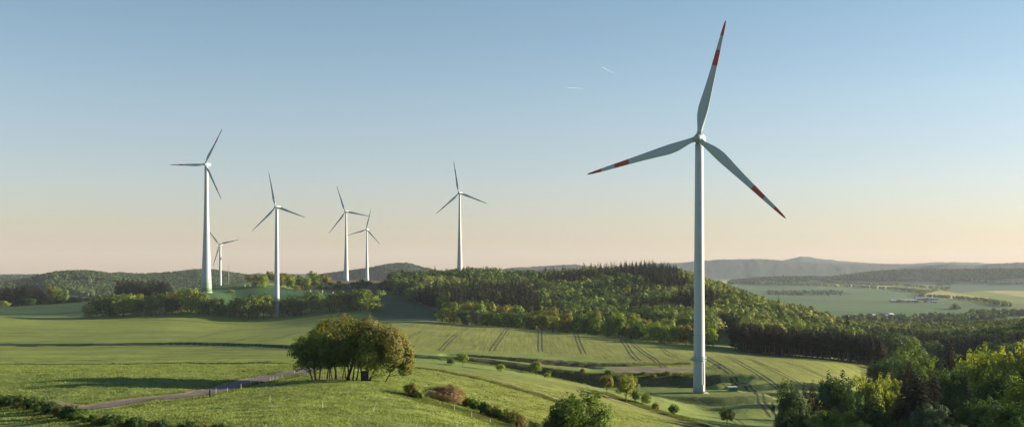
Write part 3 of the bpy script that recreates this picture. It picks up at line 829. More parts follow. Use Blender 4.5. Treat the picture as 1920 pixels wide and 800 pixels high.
# hedgerow in front of the left ridge
sp = []
hm_ = [(168,26,24),(182,35,30),(205,42,34),(232,44,40),(248,46,36),(262,38,30),(292,42,34),(312,36,30),(335,48,36),(352,50,32),(372,44,30),(392,34,26),(408,36,26),(432,30,24),(446,40,28),(466,46,32),(494,48,40),(508,40,30),(534,34,26),(552,40,30),(566,38,28),(584,44,34),(602,36,28),(618,38,28),(640,40,34),(655,34,28),(676,44,34),(697,46,42),(540,30,30),(478,34,28),(322,30,26),(219,30,28),(275,28,26),(382,28,24),(420,28,24),(660,30,28)]
for i, (x, h, w) in enumerate(hm_):
    mt = R_.choice([M_mid, M_mid, M_deep, M_olive, M_fresh, M_mid]); mt = M_fresh if x in (248, 494, 697) else mt
    sp.append((x, None, h*1.06, w*1.35, mt, (1045+R_.uniform(-8, 16))))
row(sp, 'mid', 'the hedgerow below the left ridge', 'trees of the left hedgerow')
# hedge along the top of the striped field
EDGE = [(815,850),(880,815),(950,785),(1100,712),(1240,652),(1330,620),(1345,615)]
def edged(px): return np.interp(px, [e[0] for e in EDGE], [e[1] for e in EDGE])
sp = []
x = 830
while x < 1345:
    h = R_.uniform(30, 42)+ (4 if x > 1150 else 0); mt = R_.choice([M_mid, M_deep, M_mid, M_olive, M_mid, M_fresh])
    if abs(x-885) < 8: mt = M_silver
    sp.append((x, None, h, R_.uniform(30, 42), mt, float(edged(x))+R_.uniform(0, 10))); x += R_.uniform(17, 24)
row(sp, 'mid', 'the front row above the striped field', 'trees along the striped field edge')
sp = []; x = 845
while x < 1340:
    if not (905 < x < 925): sp.append((x, None, R_.uniform(40, 52), R_.uniform(30, 42), R_.choice([M_mid, M_olive, M_fresh, M_mid, M_deep, M_olive]), float(edged(x))+R_.uniform(22, 34)))
    x += R_.uniform(19, 30)
row(sp, 'mid', 'the back row above the striped field', 'trees along the striped field edge')
# trees on the knoll left of the pair of turbines
sp = [(x, None, R_.uniform(13, 19)+h, R_.uniform(18, 26), R_.choice([M_fresh, M_olive, M_mid, M_olive]), 1330+R_.uniform(-30, 60)) for x, h in ((470,0),(482,2),(494,3),(505,4),(517,3),(530,5),(541,4),(552,6),(562,4),(574,5),(586,9),(597,5),(607,3),(612,0),(500,0),(536,0),(568,0),(590,2))]
row(sp, 'mid', 'the knoll copse beside the slim turbine', 'copse on the knoll')
sp = [(492,None,26,24,M_fresh,1215),(523,None,28,22,M_olive,1240),(545,None,20,20,M_mid,1240),(556,None,14,16,M_olive,1230),(478,None,11,14,M_mid,1215),(433,None,8,16,M_fresh,1180)]
row(sp, 'mid', 'the group behind the slim turbine', 'trees on the green slope')
# left horizon group
sp = [(8,None,14,26,M_fresh,1270),(108,None,34,26,M_fresh,1330),(118,None,28,28,M_mid,1320),(96,None,40,24,M_olive,1340),(130,None,16,20,M_mid,1340),(150,None,13,22,M_deep,1345),(166,None,10,22,M_deep,1350),(186,None,14,9,M_mid,1345),(198,None,12,9,M_mid,1345),(55,None,16,26,M_deep,1290)]
row(sp, 'mid', 'the far left skyline clump', 'broadleaf trees on the left skyline')
def conrow(specs, var, where, group, **k):
    global nc_
    for i, s in enumerate(sorted(specs)):
        px, ty, D, wp = s
        b = gpt(px, D); top = P(px, ty, D)[2]; H = max(4, top-b[2])
        put_tree((b[0], b[1], b[2]-.2), H, wp/2/F*D, var, i*5+1, 'dark spruce, %s from left in %s' % (ordw(i), where), group=group)
        nc_ += 1
conrow([(x, y, 1330+R_.uniform(-25, 35), 26) for x, y in ((-8,540),(4,538),(14,534),(24,535),(33,531),(42,533),(50,529),(60,530),(68,535),(74,541),(84,548),(112,552),(121,547),(138,555))], 'conmid', 'the dark clump on the far left skyline', 'spruces on the left skyline')
conrow([(x, y, 1380+R_.uniform(-15, 25), 22) for x, y in ((222,523),(231,520),(240,521),(249,520),(258,523),(266,525),(279,523),(288,521),(297,524),(305,525),(314,528))], 'conmid', 'the spruce block above the left hedgerow', 'spruce block above the hedgerow')
conrow([(x, y, 1400+R_.uniform(-15, 25), 17) for x, y in ((735,508),(746,506),(757,509),(768,508),(790,510),(803,509),(820,508),(829,505),(838,507),(850,504),(858,502),(866,501),(874,503),(881,504),(890,508),(910,507),(930,500),(940,508),(780,511),(843,509),(870,509))], 'conmid', 'the pines by the lone central turbine', 'pines on the central crest')
# small trees and bushes of the middle ground
for (x, y, h, w, mt, lab) in [
  (868,686,25,22,M_fresh,'small bushy yellow-green tree left of the cut bank, taller of two'),
  (845,684,16,18,M_mid,'low green bush left of the cut bank, beside a taller one'),
  (938,697,17,19,M_fresh,'little sapling with sparse crown below the shaded bank'),
  (1005,702,27,25,M_fresh,'young spreading tree standing alone below the middle of the shaded bank'),
  (1026,709,12,15,M_fresh,'tiny round bush beside the young tree below the bank'),
  (1138,738,37,27,M_olive,'slender olive tree at the left end of the line by the grass track'),
  (1174,754,52,47,M_fresh,'largest round yellow-green tree in the line by the grass track'),
  (1192,757,28,22,M_mid,'green bushy tree touching the largest tree by the grass track'),
  (1211,760,27,22,M_fresh,'light green small tree right of the largest by the grass track'),
  (1229,769,17,16,M_olive,'small olive bush near the right end of the track side line'),
  (1263,780,24,22,M_mid,'round dark little tree last in the line by the grass track'),
  (1363,796,34,31,M_mid,'small rounded tree alone at the bottom below the big turbine')]:
    b = gp(x, y, 120, 470); D = b[1]
    put_tree((b[0], b[1], b[2]-.1), h/F*D, w/2/F*D, 'near', int(x), lab, group=None, mat=mt, name='young_tree')
# ------------------------------------------------------------------ the old grove in the meadow
def grove_tree(px, D, top, w, bottom, stems, seed, mats, prob, label, lean=(0, 0), nc=60):
    b = gpt(px, D); H = P(px, top, D)[2]-b[2]; R = w/2/F*D
    cb = max(.05, (P(px, bottom, D)[2]-b[2])/H)
    q, cc = broad_q(H, R, cb, nc, 260, .26, seed, lum=.26, box=.3, sc=.6, sprout=False)
    # droop the crown's rim, thin the underside
    r2 = np.sqrt((q[..., 0]**2+q[..., 1]**2))/R
    q[..., 2] -= (r2**2.2)*H*.13
    t = empty('meadow_tree', tuple(b)); tag(t, label, 'tree', 'old grove in the meadow')
    rr = np.random.default_rng(seed+1); c = q.mean(1)
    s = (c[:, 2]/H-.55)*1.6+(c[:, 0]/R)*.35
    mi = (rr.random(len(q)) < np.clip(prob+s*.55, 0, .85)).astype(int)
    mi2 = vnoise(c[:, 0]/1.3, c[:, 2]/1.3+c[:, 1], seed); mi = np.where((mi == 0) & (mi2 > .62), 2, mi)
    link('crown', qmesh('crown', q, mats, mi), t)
    st = [((x-px)/F*D, R_.uniform(-1.0, 1.2), (dx)/F*D, R_.uniform(-.6, .6), r) for x, dx, r in stems]
    trunk_mb(H, .2, cc-np.array([0, 0, .6]), seed, 5, stems=st).build('trunk', M_bark, t)
grove_tree(597, 168, 607, 118, 698, [(590,-30,.18),(594,-14,.2),(600,8,.14),(611,10,.12)], 501, [M_mid, M_grove, M_deep], .25, 'spreading dark green tree at the left end of the meadow grove')
grove_tree(638, 170, 585, 128, 694, [(617,-6,.12),(623,-20,.13),(629,6,.16),(634,-10,.2),(641,14,.12),(648,-12,.14)], 502, [M_grove, M_russet, M_mid], .2, 'many stemmed olive tree in the middle of the meadow grove')
grove_tree(684, 165, 585, 128, 694, [(650,26,.26),(660,12,.13),(668,20,.12),(655,-8,.13)], 503, [M_grove, M_russet, M_mid], .24, 'tree of the meadow grove with a thick leaning stem and russet top')
grove_tree(722, 164, 604, 116, 706, [(684,8,.2),(688,40,.2),(679,-10,.12)], 504, [M_grove, M_russet, M_mid], .38, 'russet tinged tree at the right end of the meadow grove, behind the dark box')
grove_tree(752, 166, 638, 60, 708, [(716,34,.12)], 505, [M_grove, M_russet, M_mid], .5, 'low outer tree on the right fringe of the meadow grove, brownish leaves', nc=34)
# dark box (a raised feeding hut) in front of the right hand stems
b = gpt(684, 160.5); t = empty('wooden_hut', tuple(b), .12); tag(t, 'small dark wooden box hut standing under the right end of the meadow grove', 'hut')
M_tar = simple('tarred_boards', (.018, .018, .017), .8, .35, 5.0, bump=.3)
mb = MB(); mb.box((0, 0, .85), (1.10, 1.0, 1.30), bev=.02)
for k in range(6): mb.box((-.46+.184*k, -.512, .85), (.03, .03, 1.28))
mb.build('cabin', M_tar, t); mb = MB(); mb.box((0, 0, 1.56), (1.3, 1.2, .09), bev=.02); mb.build('roof', M_tar, t)
for sx in (-1, 1):
    for sy in (-1, 1):
        mb = MB(); mb.box((sx*.48, sy*.42, .05), (.1, .1, .5)); mb.build('leg', M_tar, t)
mb = MB(); mb.box((0, -.535, 1.12), (.42, .03, .26)); mb.build('window', M_dark, t)

# ------------------------------------------------------------------ shrubs
VAR['bush'] = []
for s in range(5):
    q, cc = broad_q(10, 5, -.12, 34, 150, .62, 600+s, lum=.34); q[..., 2] = np.maximum(q[..., 2], -.4)
    VAR['bush'].append((qmesh('foliage', q, M_mid), None, q))
VAR['twig'] = []
for s in range(3):
    q, cc = broad_q(10, 5, -.3, 90, 230, .24, 640+s, lum=.24, box=.1, cn=.9); q[..., 2] = np.maximum(q[..., 2], -.4)
    VAR['twig'].append((qmesh('foliage', q, M_rust), None, q))
def shrub(px, y, wp, hp, mt, label, group=None, var='bush', dmin=60, dmax=500, name='shrub', D=None):
    b = gpt(px, D) if D else gp(px, y, dmin, dmax); D = b[1]
    o = link(name, VAR[var][int(abs(px)*7) % len(VAR[var])][0], None, (b[0], b[1], b[2]-.12), R_.uniform(0, 6.28))
    k = wp/2/F*D/5.2; o.scale = (k, k*R_.uniform(.8, 1.1), hp/F*D/9.6); override(o, mt)
    tag(o, label, 'shrub', group); return o
shrub(772, 743, 34, 26, M_olive, 'scruffy olive shrub on the slope right of the meadow grove')
shrub(786, 747, 22, 15, M_mid, 'low green shrub between the scruffy one and the brown mound')
shrub(832, 753, 84, 33, M_rust, 'broad reddish brown bramble mound on the pasture edge', var='twig')
hb_ = [(878,762,26,17,M_olive),(890,768,30,22,M_mid),(908,776,34,22,M_deep),(926,783,34,24,M_olive),(944,790,36,26,M_mid),(962,797,36,28,M_olive),(978,806,34,26,M_russet),(1000,816,34,24,M_mid)]
for i, (x, y, w, h, mt) in enumerate(hb_):
    shrub(x, y, w, h, mt, '%s shrub, %s from the top in the line below the brown mound' % (COLW[id(mt)], ordw(i)), 'shrubs running down the pasture edge', name='hedge_shrub')
b = gpt(1093, 152)
put_tree((b[0], b[1], b[2]-1.2), 92/F*152+1.0, 64/F*152, 'near', 2, 'broad round mid green tree at the bottom edge, centre right', mat=M_mid)
shrub(1052, 815, 52, 44, M_deep, 'dark green bush at the left foot of the round bottom edge tree', D=150)
shrub(1030, 818, 30, 24, M_rust, 'small brown bush at the bottom edge beside the dark green bush', D=150, var='twig')
shrub(1135, 818, 40, 40, M_mid, 'green bush at the right foot of the round bottom edge tree', D=150)
hl = [(-12,756),(8,757),(26,758),(44,760),(62,763),(80,768),(98,773),(116,778),(134,782),(152,785),(170,789),(190,792),(210,794),(232,796),(254,799),(276,801),(300,803),(325,806),(350,808),(380,811),(410,813)]
for i, (x, y) in enumerate(hl):
    mt = [M_deep, M_mid, M_deep, M_olive][i*5 % 4]
    shrub(x, y+4, R_.uniform(36, 52), R_.uniform(16, 26)*(1.35 if x in (98, 80, 116, 134) else 1.0), mt, '%s shrub, %s from the left in the low hedge at the bottom left' % (COLW[id(mt)], ordw(i)), 'low hedge at the bottom left', name='hedge_shrub')
for i, (x, y) in enumerate([(505,679),(205,684)]): pass
for i, (x, y, w, h) in enumerate([(212,682.5,8,3.5),(240,683,10,2.5)]): shrub(x, y, w, h, M_deep, '%s dark weed tuft on the thin ditch line in the left field' % ('left' if i == 0 else 'right'), 'weed tufts in the left field', name='weed_tuft', dmin=120)
# bushes on the cut banks
for i in range(26):
    X = R_.uniform(-22, 74); Y = R_.choice([R_.uniform(447, 452), R_.uniform(450, 456), R_.uniform(404, 410) if X > 10 else 451]); px = X/Y*F+960
    mt = R_.choice([M_mid, M_deep, M_olive])
    shrub(px, 0, R_.uniform(9, 20), R_.uniform(5, 9), mt, 'one of the low bushes scattered along the shaded cut bank', 'low bushes on the cut bank', name='bank_bush', D=Y)
for i, (x, y) in enumerate([(459,535),(468.6,534.6),(476,534),(481,533)]):
    b = gp(x, y+2.5, 1100, 1500); o = link('blossom_bush', VAR['bush'][i % 5][0], None, tuple(b)); o.scale = (.16, .16, .33); override(o, M_blossom)
    tag(o, 'tiny white blossoming bush, %s from the left on the ridge by the slim turbine' % ordw(i), 'blossoming bush', 'white blossom on the ridge')
for i, (x, y) in enumerate([(581.5,546),(604.5,546.5),(624,549.5),(641,550.4),(664,551),(687,547),(695,547)]):
    b = gp(x, y+3, 1100, 1500); o = link('blossom_bush', VAR['bush'][i % 5][0], None, tuple(b)); o.scale = (.2, .2, .36); override(o, M_blossom)
    tag(o, 'tiny white blossoming bush, %s from the left along the dark bank' % ordw(i), 'blossoming bush', 'white blossom along the dark bank')
# dark scrub on the stony bank
for i in range(46):
    px = R_.uniform(556, 745); D = R_.uniform(1270, 1400); b = gpt(px, D)
    if abs(px-648) < 9 or abs(px-687) < 8: D = 1300
    mt = R_.choice([M_deep, M_deep, M_mid]); o = link('scrub_tree', VAR['bush'][i % 5][0], None, (b[0], b[1], b[2]-.5), R_.uniform(0, 6)); k = R_.uniform(.5, .95); o.scale = (k, k, R_.uniform(.35, .7)); override(o, mt)
    tag(o, 'one of the dark bushes crowding the stony bank below the turbine pair', 'shrub', 'dark scrub on the stony bank')

# ------------------------------------------------------------------ wood at the lower right
NR = [ # px, top row, distance, width px, kind, material
 (1482,716,272,62,'b',M_deep),(1508,713,285,26,'c',None),(1524,709,290,28,'c',None),(1543,706,292,28,'c',None),(1556,712,280,26,'c',None),
 (1575,699,262,84,'b',M_deep),(1622,704,242,64,'b',M_fresh),(1664,702,246,66,'b',M_fresh),(1598,735,225,70,'b',M_deep),(1560,764,190,100,'b',M_fresh),(1515,770,215,60,'b',M_deep),
 (1648,684,300,30,'c',None),(1668,681,305,32,'c',None),(1690,680,310,34,'c',None),(1712,683,300,32,'c',None),(1628,693,300,30,'c',None),
 (1722,688,230,54,'c',None),(1700,700,235,44,'c',None),(1748,694,232,46,'c',None),(1774,688,262,60,'b',M_deep),(1805,684,250,62,'b',M_deep),(1640,752,190,80,'b',M_deep),(1690,745,192,60,'c',None),
 (1822,655,272,70,'b',M_fresh),(1856,648,222,84,'b',M_fresh),(1905,645,196,90,'b',M_fresh),(1955,640,190,100,'b',M_fresh),(1880,688,175,100,'b',M_deep),(1930,694,160,100,'b',M_fresh),
 (1795,722,185,84,'b',M_deep),(1745,752,170,80,'b',M_silver),(1838,742,150,100,'b',M_deep),(1900,752,138,110,'b',M_mid),(1700,786,160,80,'b',M_deep),(1620,790,165,70,'b',M_deep),(1770,786,145,90,'b',M_deep),(1480,765,235,60,'b',M_deep),  # many lower trees take M_deep, their shade put into the leaf colour
 (1782,656,300,40,'c',None),(1760,662,310,36,'c',None),(1800,668,300,34,'c',None),(1690,650,420,62,'b',M_mid),(1718,640,430,54,'b',M_mid),(1728,662,360,100,'b',M_mid),(1660,668,400,70,'b',M_deep),(1762,640,440,26,'c',None),(1785,636,440,26,'c',None),(1740,646,440,28,'c',None),
 (2000,660,180,110,'b',M_mid),(2060,640,200,110,'b',M_mid),(1990,720,140,110,'b',M_mid),(2080,650,260,100,'b',M_deep),
 (2120,615,200,110,'b',M_mid),(2200,600,210,110,'b',M_mid),(2180,620,260,110,'b',M_deep),(2260,610,170,120,'b',M_mid),(2080,625,320,80,'b',M_deep),(2160,610,340,80,'b',M_mid),(1705,672,330,34,'c',None),(1655,690,262,30,'c',None),(1735,700,240,44,'c',None),(1812,700,215,48,'c',None),(1790,745,160,50,'c',None),(1590,722,262,34,'c',None)]  # leafy trees past the right edge are unseen, added tall to cast shade
NR.sort(key=lambda s: s[0]); ib = ic = 0
for (x, ty, D, w, k, mt) in NR:
    b = gpt(x, D); H = P(x, ty, D)[2]-b[2]; H = max(H, 5)
    if k == 'b':
        put_tree((b[0], b[1], b[2]-.2), H, w/2/F*D*1.08, 'near', ib, '%s leafy tree, %s broadleaf from left in the near wood' % (COLW[id(mt)], ordw(ib)), group='near wood at the lower right', mat=mt); ib += 1; nb_ += 1
    else:
        put_tree((b[0], b[1], b[2]-.2), H, w/2/F*D*1.1, 'connear', ic, 'dark brownish spruce, %s spruce from left in the near wood' % ordw(ic), group='spruces of the near wood', mat=None); ic += 1; nc_ += 1

# ------------------------------------------------------------------ woods: the nearest trees singly, the rest as one mass
SPX = np.arange(-400, 2700, 3.0)
runmin = np.minimum.accumulate(GSY, axis=0)
def ground_line(px, D):
    i = np.clip(np.searchsorted(U, (px-960)/F), 0, len(U)-1); j = np.clip(np.searchsorted(Ds, D*.985), 0, len(Ds)-1)
    return runmin[j, i]
trees = []     # x, y, z, H, R, kind(0 broad 1 conifer), tint, zone
def scatter(poly, step, kind_fn, zone, hb=(15, 20), hc=(18, 24), seed=1, vis=True):
    r = np.random.default_rng(seed)
    pts = np.array(poly, float); wx = (pts[:, 0]-960)/F*pts[:, 1]
    xs = np.arange(wx.min()-step, wx.max()+step, step); ys = np.arange(pts[:, 1].min(), pts[:, 1].max(), step*.92)
    X, Y = np.meshgrid(xs, ys); X = X+r.uniform(-.42, .42, X.shape)*step; Y = Y+r.uniform(-.42, .42, Y.shape)*step
    X = X.ravel(); Y = Y.ravel(); px = X/Y*F+960
    m = poly_mask(poly, px, Y); X, Y, px = X[m], Y[m], px[m]
    Z = gz(X, Y); k = kind_fn(px, Y, X, r)
    tn = (fbm(X/42, Y/42, seed+5, 3)-.5)*2.0+.52+r.normal(size=len(X))*.13
    H = np.where(k == 1, r.uniform(*hc, len(X)), r.uniform(*hb, len(X)))*(.8+.45*fbm(X/60, Y/60, seed+9))
    R = np.where(k == 1, r.uniform(2.4, 3.4, len(X)), r.uniform(5.6, 9.4, len(X)))
    for t in zip(X, Y, Z, H, R, k, np.clip(tn, 0, 1), [zone]*len(X)): trees.append(t)
def kA(px, D, X, r):
    c = ((px > 768) & (D < 1120)) | ((px > 880) & (px < 1030) & (D < 1180)); n = fbm(X/50, D/50, 3)
    return ((c & (r.random(len(px)) < .88)) | (n > .66)).astype(int)
def kB(px, D, X, r):
    n = fbm(X/55, D/70, 14); c = ((n > .60) & (px < 1290)) | (n > .74) | ((px > 1020) & (px < 1270) & (D > 1230) & (n > .36)) | ((px < 1030) & (D > 1230) & (n > .5)) | ((px > 1280) & (px < 1420) & (D < 1000) & (D > 800) & (n > .45) & (px < 1340))
    return c.astype(int)
def kC(px, D, X, r):
    n = fbm(X/60, D/60, 24); return (n > .60).astype(int)
scatter([(735,1240),(765,1150),(800,1060),(832,970),(850,900),(900,880),(1010,860),(1010,1440),(900,1460),(735,1400)], 8.6, kA, 'a', seed=21)
scatter([(1010,860),(1100,800),(1250,730),(1340,690),(1335,800),(1392,800),(1392,680),(1500,700),(1560,760),(1600,900),(1560,1050),(1480,1200),(1400,1330),(1300,1480),(1150,1500),(1010,1440)], 10.0, kB, 'b', seed=22)
scatter([(1560,760),(1650,740),(1840,730),(1880,600),(2050,520),(2500,520),(2500,1500),(1900,1650),(1560,1600),(1480,1300),(1560,1050),(1600,900)], 8.8, kC, 'c', seed=23, hb=(13, 18), hc=(13, 17.5))
# spruce stand on the right of the striped field
def kone(px, D, X, r): return np.ones(len(px), int)
scatter([(1378,600),(1440,588),(1560,572),(1652,556),(1660,600),(1560,625),(1440,640),(1372,650)], 4.6, kone, 's', hc=(13.0, 15.5), seed=24)
scatter([(1645,560),(1690,500),(1760,450),(1790,480),(1760,560),(1700,640),(1652,640)], 6.5, kC, 's2', hc=(8, 11), hb=(7, 10), seed=25)
trees.sort(key=lambda t: t[1])
minY = np.full(len(SPX), 900.0)
keep = []
for t in trees:
    x, y, z, H, R, k, tn, zn = t
    px = x/y*F+960; ty = HOR-(z+H-CZ)/y*F; rp = R/y*F
    g = float(ground_line(px, y))
    i0 = int((px-rp*.7+400)/3); i1 = int((px+rp*.7+400)/3)+1
    if i1 < 1 or i0 > len(SPX)-2: continue
    i0 = max(i0, 0); i1 = min(i1, len(SPX)-1)
    lim = min(g, minY[i0:i1+1].max())
    if ty < lim+5: keep.append((lim-ty,)+t)
    else: continue
    minY[i0:i1+1] = np.minimum(minY[i0:i1+1], ty+H*.22/y*F)
print('wood trees', len(trees), 'kept', len(keep))
ZL = {'a': ('leafy tree in the wooded hillside behind the farm road bend', 'dark spruce in the wooded hillside behind the farm road bend', 'wood behind the farm road bend'),
      'b': ('leafy tree on the wooded hill behind the striped field', 'dark spruce on the wooded hill behind the striped field', 'wood on the hill behind the field'),
      'c': ('leafy tree in the hazy valley wood on the right', 'dark spruce in the hazy valley wood on the right', 'valley wood on the right'),
      's': ('', 'dark spruce with bare lower trunk in the straight edged stand beyond the field', 'spruce stand beyond the field'),
      's2': ('leafy tree in the strip between spruce stand and near wood', 'spruce in the strip between spruce stand and near wood', 'strip joining the spruce stand')}
inframe = lambda t: -10 < t[1]/t[2]*F+960 < 1930
score = lambda t: -(max(0, min(t[0], 60))+4)*(t[4]*F/t[2])*(1 if inframe(t) else .01)
bt = sorted([t for t in keep if t[6] == 0], key=score); ct = sorted([t for t in keep if t[6] == 1], key=score)
NB = max(0, 298-nb_); NC = max(0, 298-nc_)
for lst, nmax, con in ((bt, NB, False), (ct, NC, True)):
    for i, t in enumerate(lst[:nmax]):
        _, x, y, z, H, R, k, tn, zn = t
        var = 'stand' if zn == 's' else 'conmid' if con else 'mid'
        par = zn == 's'
        put_tree((x, y, z-.2), H, R*(1.12 if con else 1.0), var, i*3+1, ZL[zn][1 if con else 0], group=ZL[zn][2], mat=(None if con else M_wood[min(5, int(tn*6))]), parts=par)
stuff = bt[NB:]+ct[NC:]

def far_rows():
    """tree lines and scattered woods of the hazy valley and the far hills"""
    r = np.random.default_rng(99); out = []
    def line(pts, n, h=(9, 13), dmin=2300, dmax=8000, jit=12, k=0):
        g = [gp(x, y, dmin, dmax) for x, y in pts]; g = np.array(g)
        s = np.r_[0, np.cumsum(np.linalg.norm(np.diff(g[:, :2], axis=0), axis=1))]
        for q in np.linspace(0, s[-1], n):
            x = np.interp(q, s, g[:, 0])+r.normal()*jit*.5; y = np.interp(q, s, g[:, 1])+r.normal()*jit
            out.append((0, x, y, float(gz(x, y)), r.uniform(*h), r.uniform(4, 6.5), k, .45+.4*r.random() if k == 0 else .3, 'f'))
    line([(1418,532),(1500,534),(1600,538),(1680,543),(1740,549)], 210, h=(11, 17)); line([(1740,549),(1757,541),(1765,536)], 30)
    line([(1722,556),(1800,561),(1850,566),(1890,575)], 130); line([(1722,556),(1742,547)], 24)
    line([(1640,533),(1700,536),(1750,540)], 60); line([(1820,527),(1920,533),(2000,537)], 60)
    line([(1560,530),(1640,533)], 30); line([(1668,566),(1700,567),(1730,567)], 14, h=(6, 9), dmax=3600)
    for cx, cy, sx, n in ((1510,550,70,160),(1800,598,90,150),(1880,590,60,120),(1640,600,60,80),(1720,604,80,130),(1790,580,14,8),(1770,542,10,16),(1775,531,16,30)):
        for _ in range(n):
            b = gp(cx+r.uniform(-1, 1)*sx, cy+r.normal()*1.6, 1700, 6500); out.append((0, b[0], b[1], b[2], r.uniform(8, 13), r.uniform(4, 6), int(r.random() < .25), .6*r.random(), 'f'))
    # hills
    for (lo, hi, d0, d1, n) in ((-150,480,2420,2760,2200),(-150,700,2800,3900,11000),(560,880,4000,4700,3500),(-150,320,4600,5200,1500),(1320,2050,5200,5800,4500)):
        u = r.uniform(lo, hi, n*3); D = np.sqrt(r.uniform(d0**2, d1**2, n*3)); x = (u-960)/F*D; z = gz(x, D)
        m = (z-CZ > -68) & (fbm(x/120, D/160, 50) > .33)
        ty = HOR-(z+12-CZ)/D*F
        i = np.clip(np.searchsorted(U, (u-960)/F), 0, len(U)-1); j = np.clip(np.searchsorted(Ds, D*.99), 0, len(Ds)-1)
        m &= ty < runmin[j, i]+1.5
        for a, b2, c in list(zip(x[m], D[m], z[m]))[:n]: out.append((0, a, b2, c-2, r.uniform(10, 15), r.uniform(4.2, 6.6), 0, float(np.clip(.16+r.normal()*.12, 0, 1)), 'h'))
    return out
def merged(name, lst, per_b=300, per_c=260, sz=1.0):
    r = np.random.default_rng(4); allq = []; tints = []; mi = []
    protoB = [broad_q(17, 6.4, -.06, 15, max(2, per_b//15), 36/math.sqrt(per_b)*sz, 700+s, lum=.42, cn=.8, sc=.35)[0]/np.array([6.4, 6.4, 17]) for s in range(8)]
    protoC = [coni_q(20, 3.1, .12, 16, max(6, per_c//13), 720+s, 1.7 if per_c < 200 else 1.35) for s in range(5)]
    for s in range(8):
        for con in (0, 1):
            pr = protoC[s % 5] if con else protoB[s]
            sel = [t for i, t in enumerate(lst) if t[6] == con and i % 8 == s]
            if not sel: continue
            a = np.array([t[1:6] for t in sel]); tn = np.array([t[7] for t in sel])
            th = r.random(len(sel))*6.28; c, s_ = np.cos(th)[:, None, None], np.sin(th)[:, None, None]
            h = a[:, 3]/(20 if con else 1); rad = a[:, 4]/(3.1 if con else 1)
            X = (pr[None, ..., 0]*c-pr[None, ..., 1]*s_)*rad[:, None, None]+a[:, 0, None, None]
            Y = (pr[None, ..., 0]*s_+pr[None, ..., 1]*c)*rad[:, None, None]+a[:, 1, None, None]
            Z = pr[None, ..., 2]*h[:, None, None]+a[:, 2, None, None]
            q = np.stack([X, Y, Z], -1).reshape(-1, 4, 3); allq.append(q)
            tints.append(np.repeat(tn, len(pr)*4)); mi.append(np.full(len(q), con))
    q = np.concatenate(allq); mi = np.concatenate(mi); tt = np.concatenate(tints).astype(np.float32)
    me = qmesh(name, q, [M_broad_s, M_coni_s], mi)
    at = me.attributes.new('tint', 'FLOAT', 'POINT'); at.data.foreach_set('value', tt)
    o = link(name, me); o['kind'] = 'stuff'; return o
o = merged('woodland', stuff, per_b=420, per_c=340); o['label'] = 'dense mixed woodland covering the hills behind the fields'; o['category'] = 'woodland'
fr = far_rows(); print('far', len(fr))
o = merged('distant_woodland', fr, per_b=64, per_c=60, sz=1.15); o['label'] = 'hazy distant tree lines and woods on the far valley and hills'; o['category'] = 'woodland'

# ------------------------------------------------------------------ posts
def white_post(x, y0, y1, label, D=None):
    b = gp(x, y0, 70, 300); D = b[1]; h = (y0-y1)/F*D
    t = empty('fence_post', tuple(b)); tag(t, label, 'fence post', 'thin white electric fence posts')
    mb = MB(); mb.tube([(0, 0, -.2), (0, 0, h)], [.024, .02], 8); mb.build('shaft', M_postw, t)
    mb = MB()
    mb.box((.045, 0, h*.92), (.05, .04, .035)); mb.build('insulator', M_postw, t)
M_postw = simple('white_plastic_post', (.55, .54, .50), .5, .1, 3.0)
PW = [(405,740,727),(426,735,726),(452,730,719),(470,722,711),(487,720,707),(498,718,705),(507,714,706.5),(512,713,705),(519.5,711,704),(529,709,702.5),(552,700,693)]
for i, (x, a, c) in enumerate(PW): white_post(x, a, c, 'thin white fence post, %s from the left along the farm road' % ordw(i))
for x, a, c, l in [(506,754,741,'lone thin white post in the pasture below the farm road'),(605,765,753,'lone thin white post in the pasture below the middle of the grove'),(701,773,762,'faint white post in the pasture below the dark hut'),(825,758,751,'white post just below the brown bramble mound'),(852,769,760,'white post at the upper end of the shrub line'),(884.5,782,771,'white post beside the middle of the shrub line'),(919,793,784,'white post near the lower end of the shrub line'),(857,800,790,'white post at the bottom edge left of the shrub line')]:
    white_post(x, a, c, l)
b = gp(394, 745, 70, 300); mb = MB(); h = 15/F*b[1]; mb.tube([(0, 0, -.3), (0, 0, h*.97), (0, 0, h)], [.13, .12, .09], 10)
o = mb.build('gate_post', M_tar, None, tuple(b)); tag(o, 'thick black wooden post beside the farm road, left of the white posts', 'post')
# kiosks
M_teal = simple('teal_cabinet_paint', (.06, .17, .15), .5, .1, 1.0); M_whiteroof = simple('white_sheet_roof', (.62, .62, .6), .5, .06, 1.0)
b = gp(1373, 733, 320, 420)
t = empty('transformer_kiosk', tuple(b), .1); tag(t, 'low teal kiosk with a white roof to the right of the biggest turbine', 'kiosk')
mb = MB(); mb.box((0, 0, .72), (2.9, 2.0, 1.5), bev=.03)
for k in range(4): mb.box((-1.0+.66*k, -1.012, .75), (.03, .03, 1.3))
mb.build('cabinet', M_teal, t); mb = MB(); mb.box((0, 0, 1.57), (3.2, 2.3, .2), bev=.04); mb.build('roof', M_whiteroof, t)
mb = MB(); mb.box((.35, -1.03, .85), (.5, .04, .5)); mb.build('vent', M_dark, t)
b = gp(537, 591, 900, 1200)
t = empty('transformer_kiosk', tuple(b), .05); tag(t, 'small pale concrete kiosk at the foot of the slim turbine', 'kiosk')
mb = MB(); mb.box((0, 0, .95), (4.6, 2.6, 2.0), bev=.04); mb.build('cabinet', M_concrete, t); mb = MB(); mb.box((0, 0, 2.05), (4.9, 2.9, .2), bev=.05); mb.build('roof', M_concrete, t)
mb = MB(); mb.box((-.8, -1.33, .95), (1.0, .05, 1.7)); mb.build('door', M_steel, t)

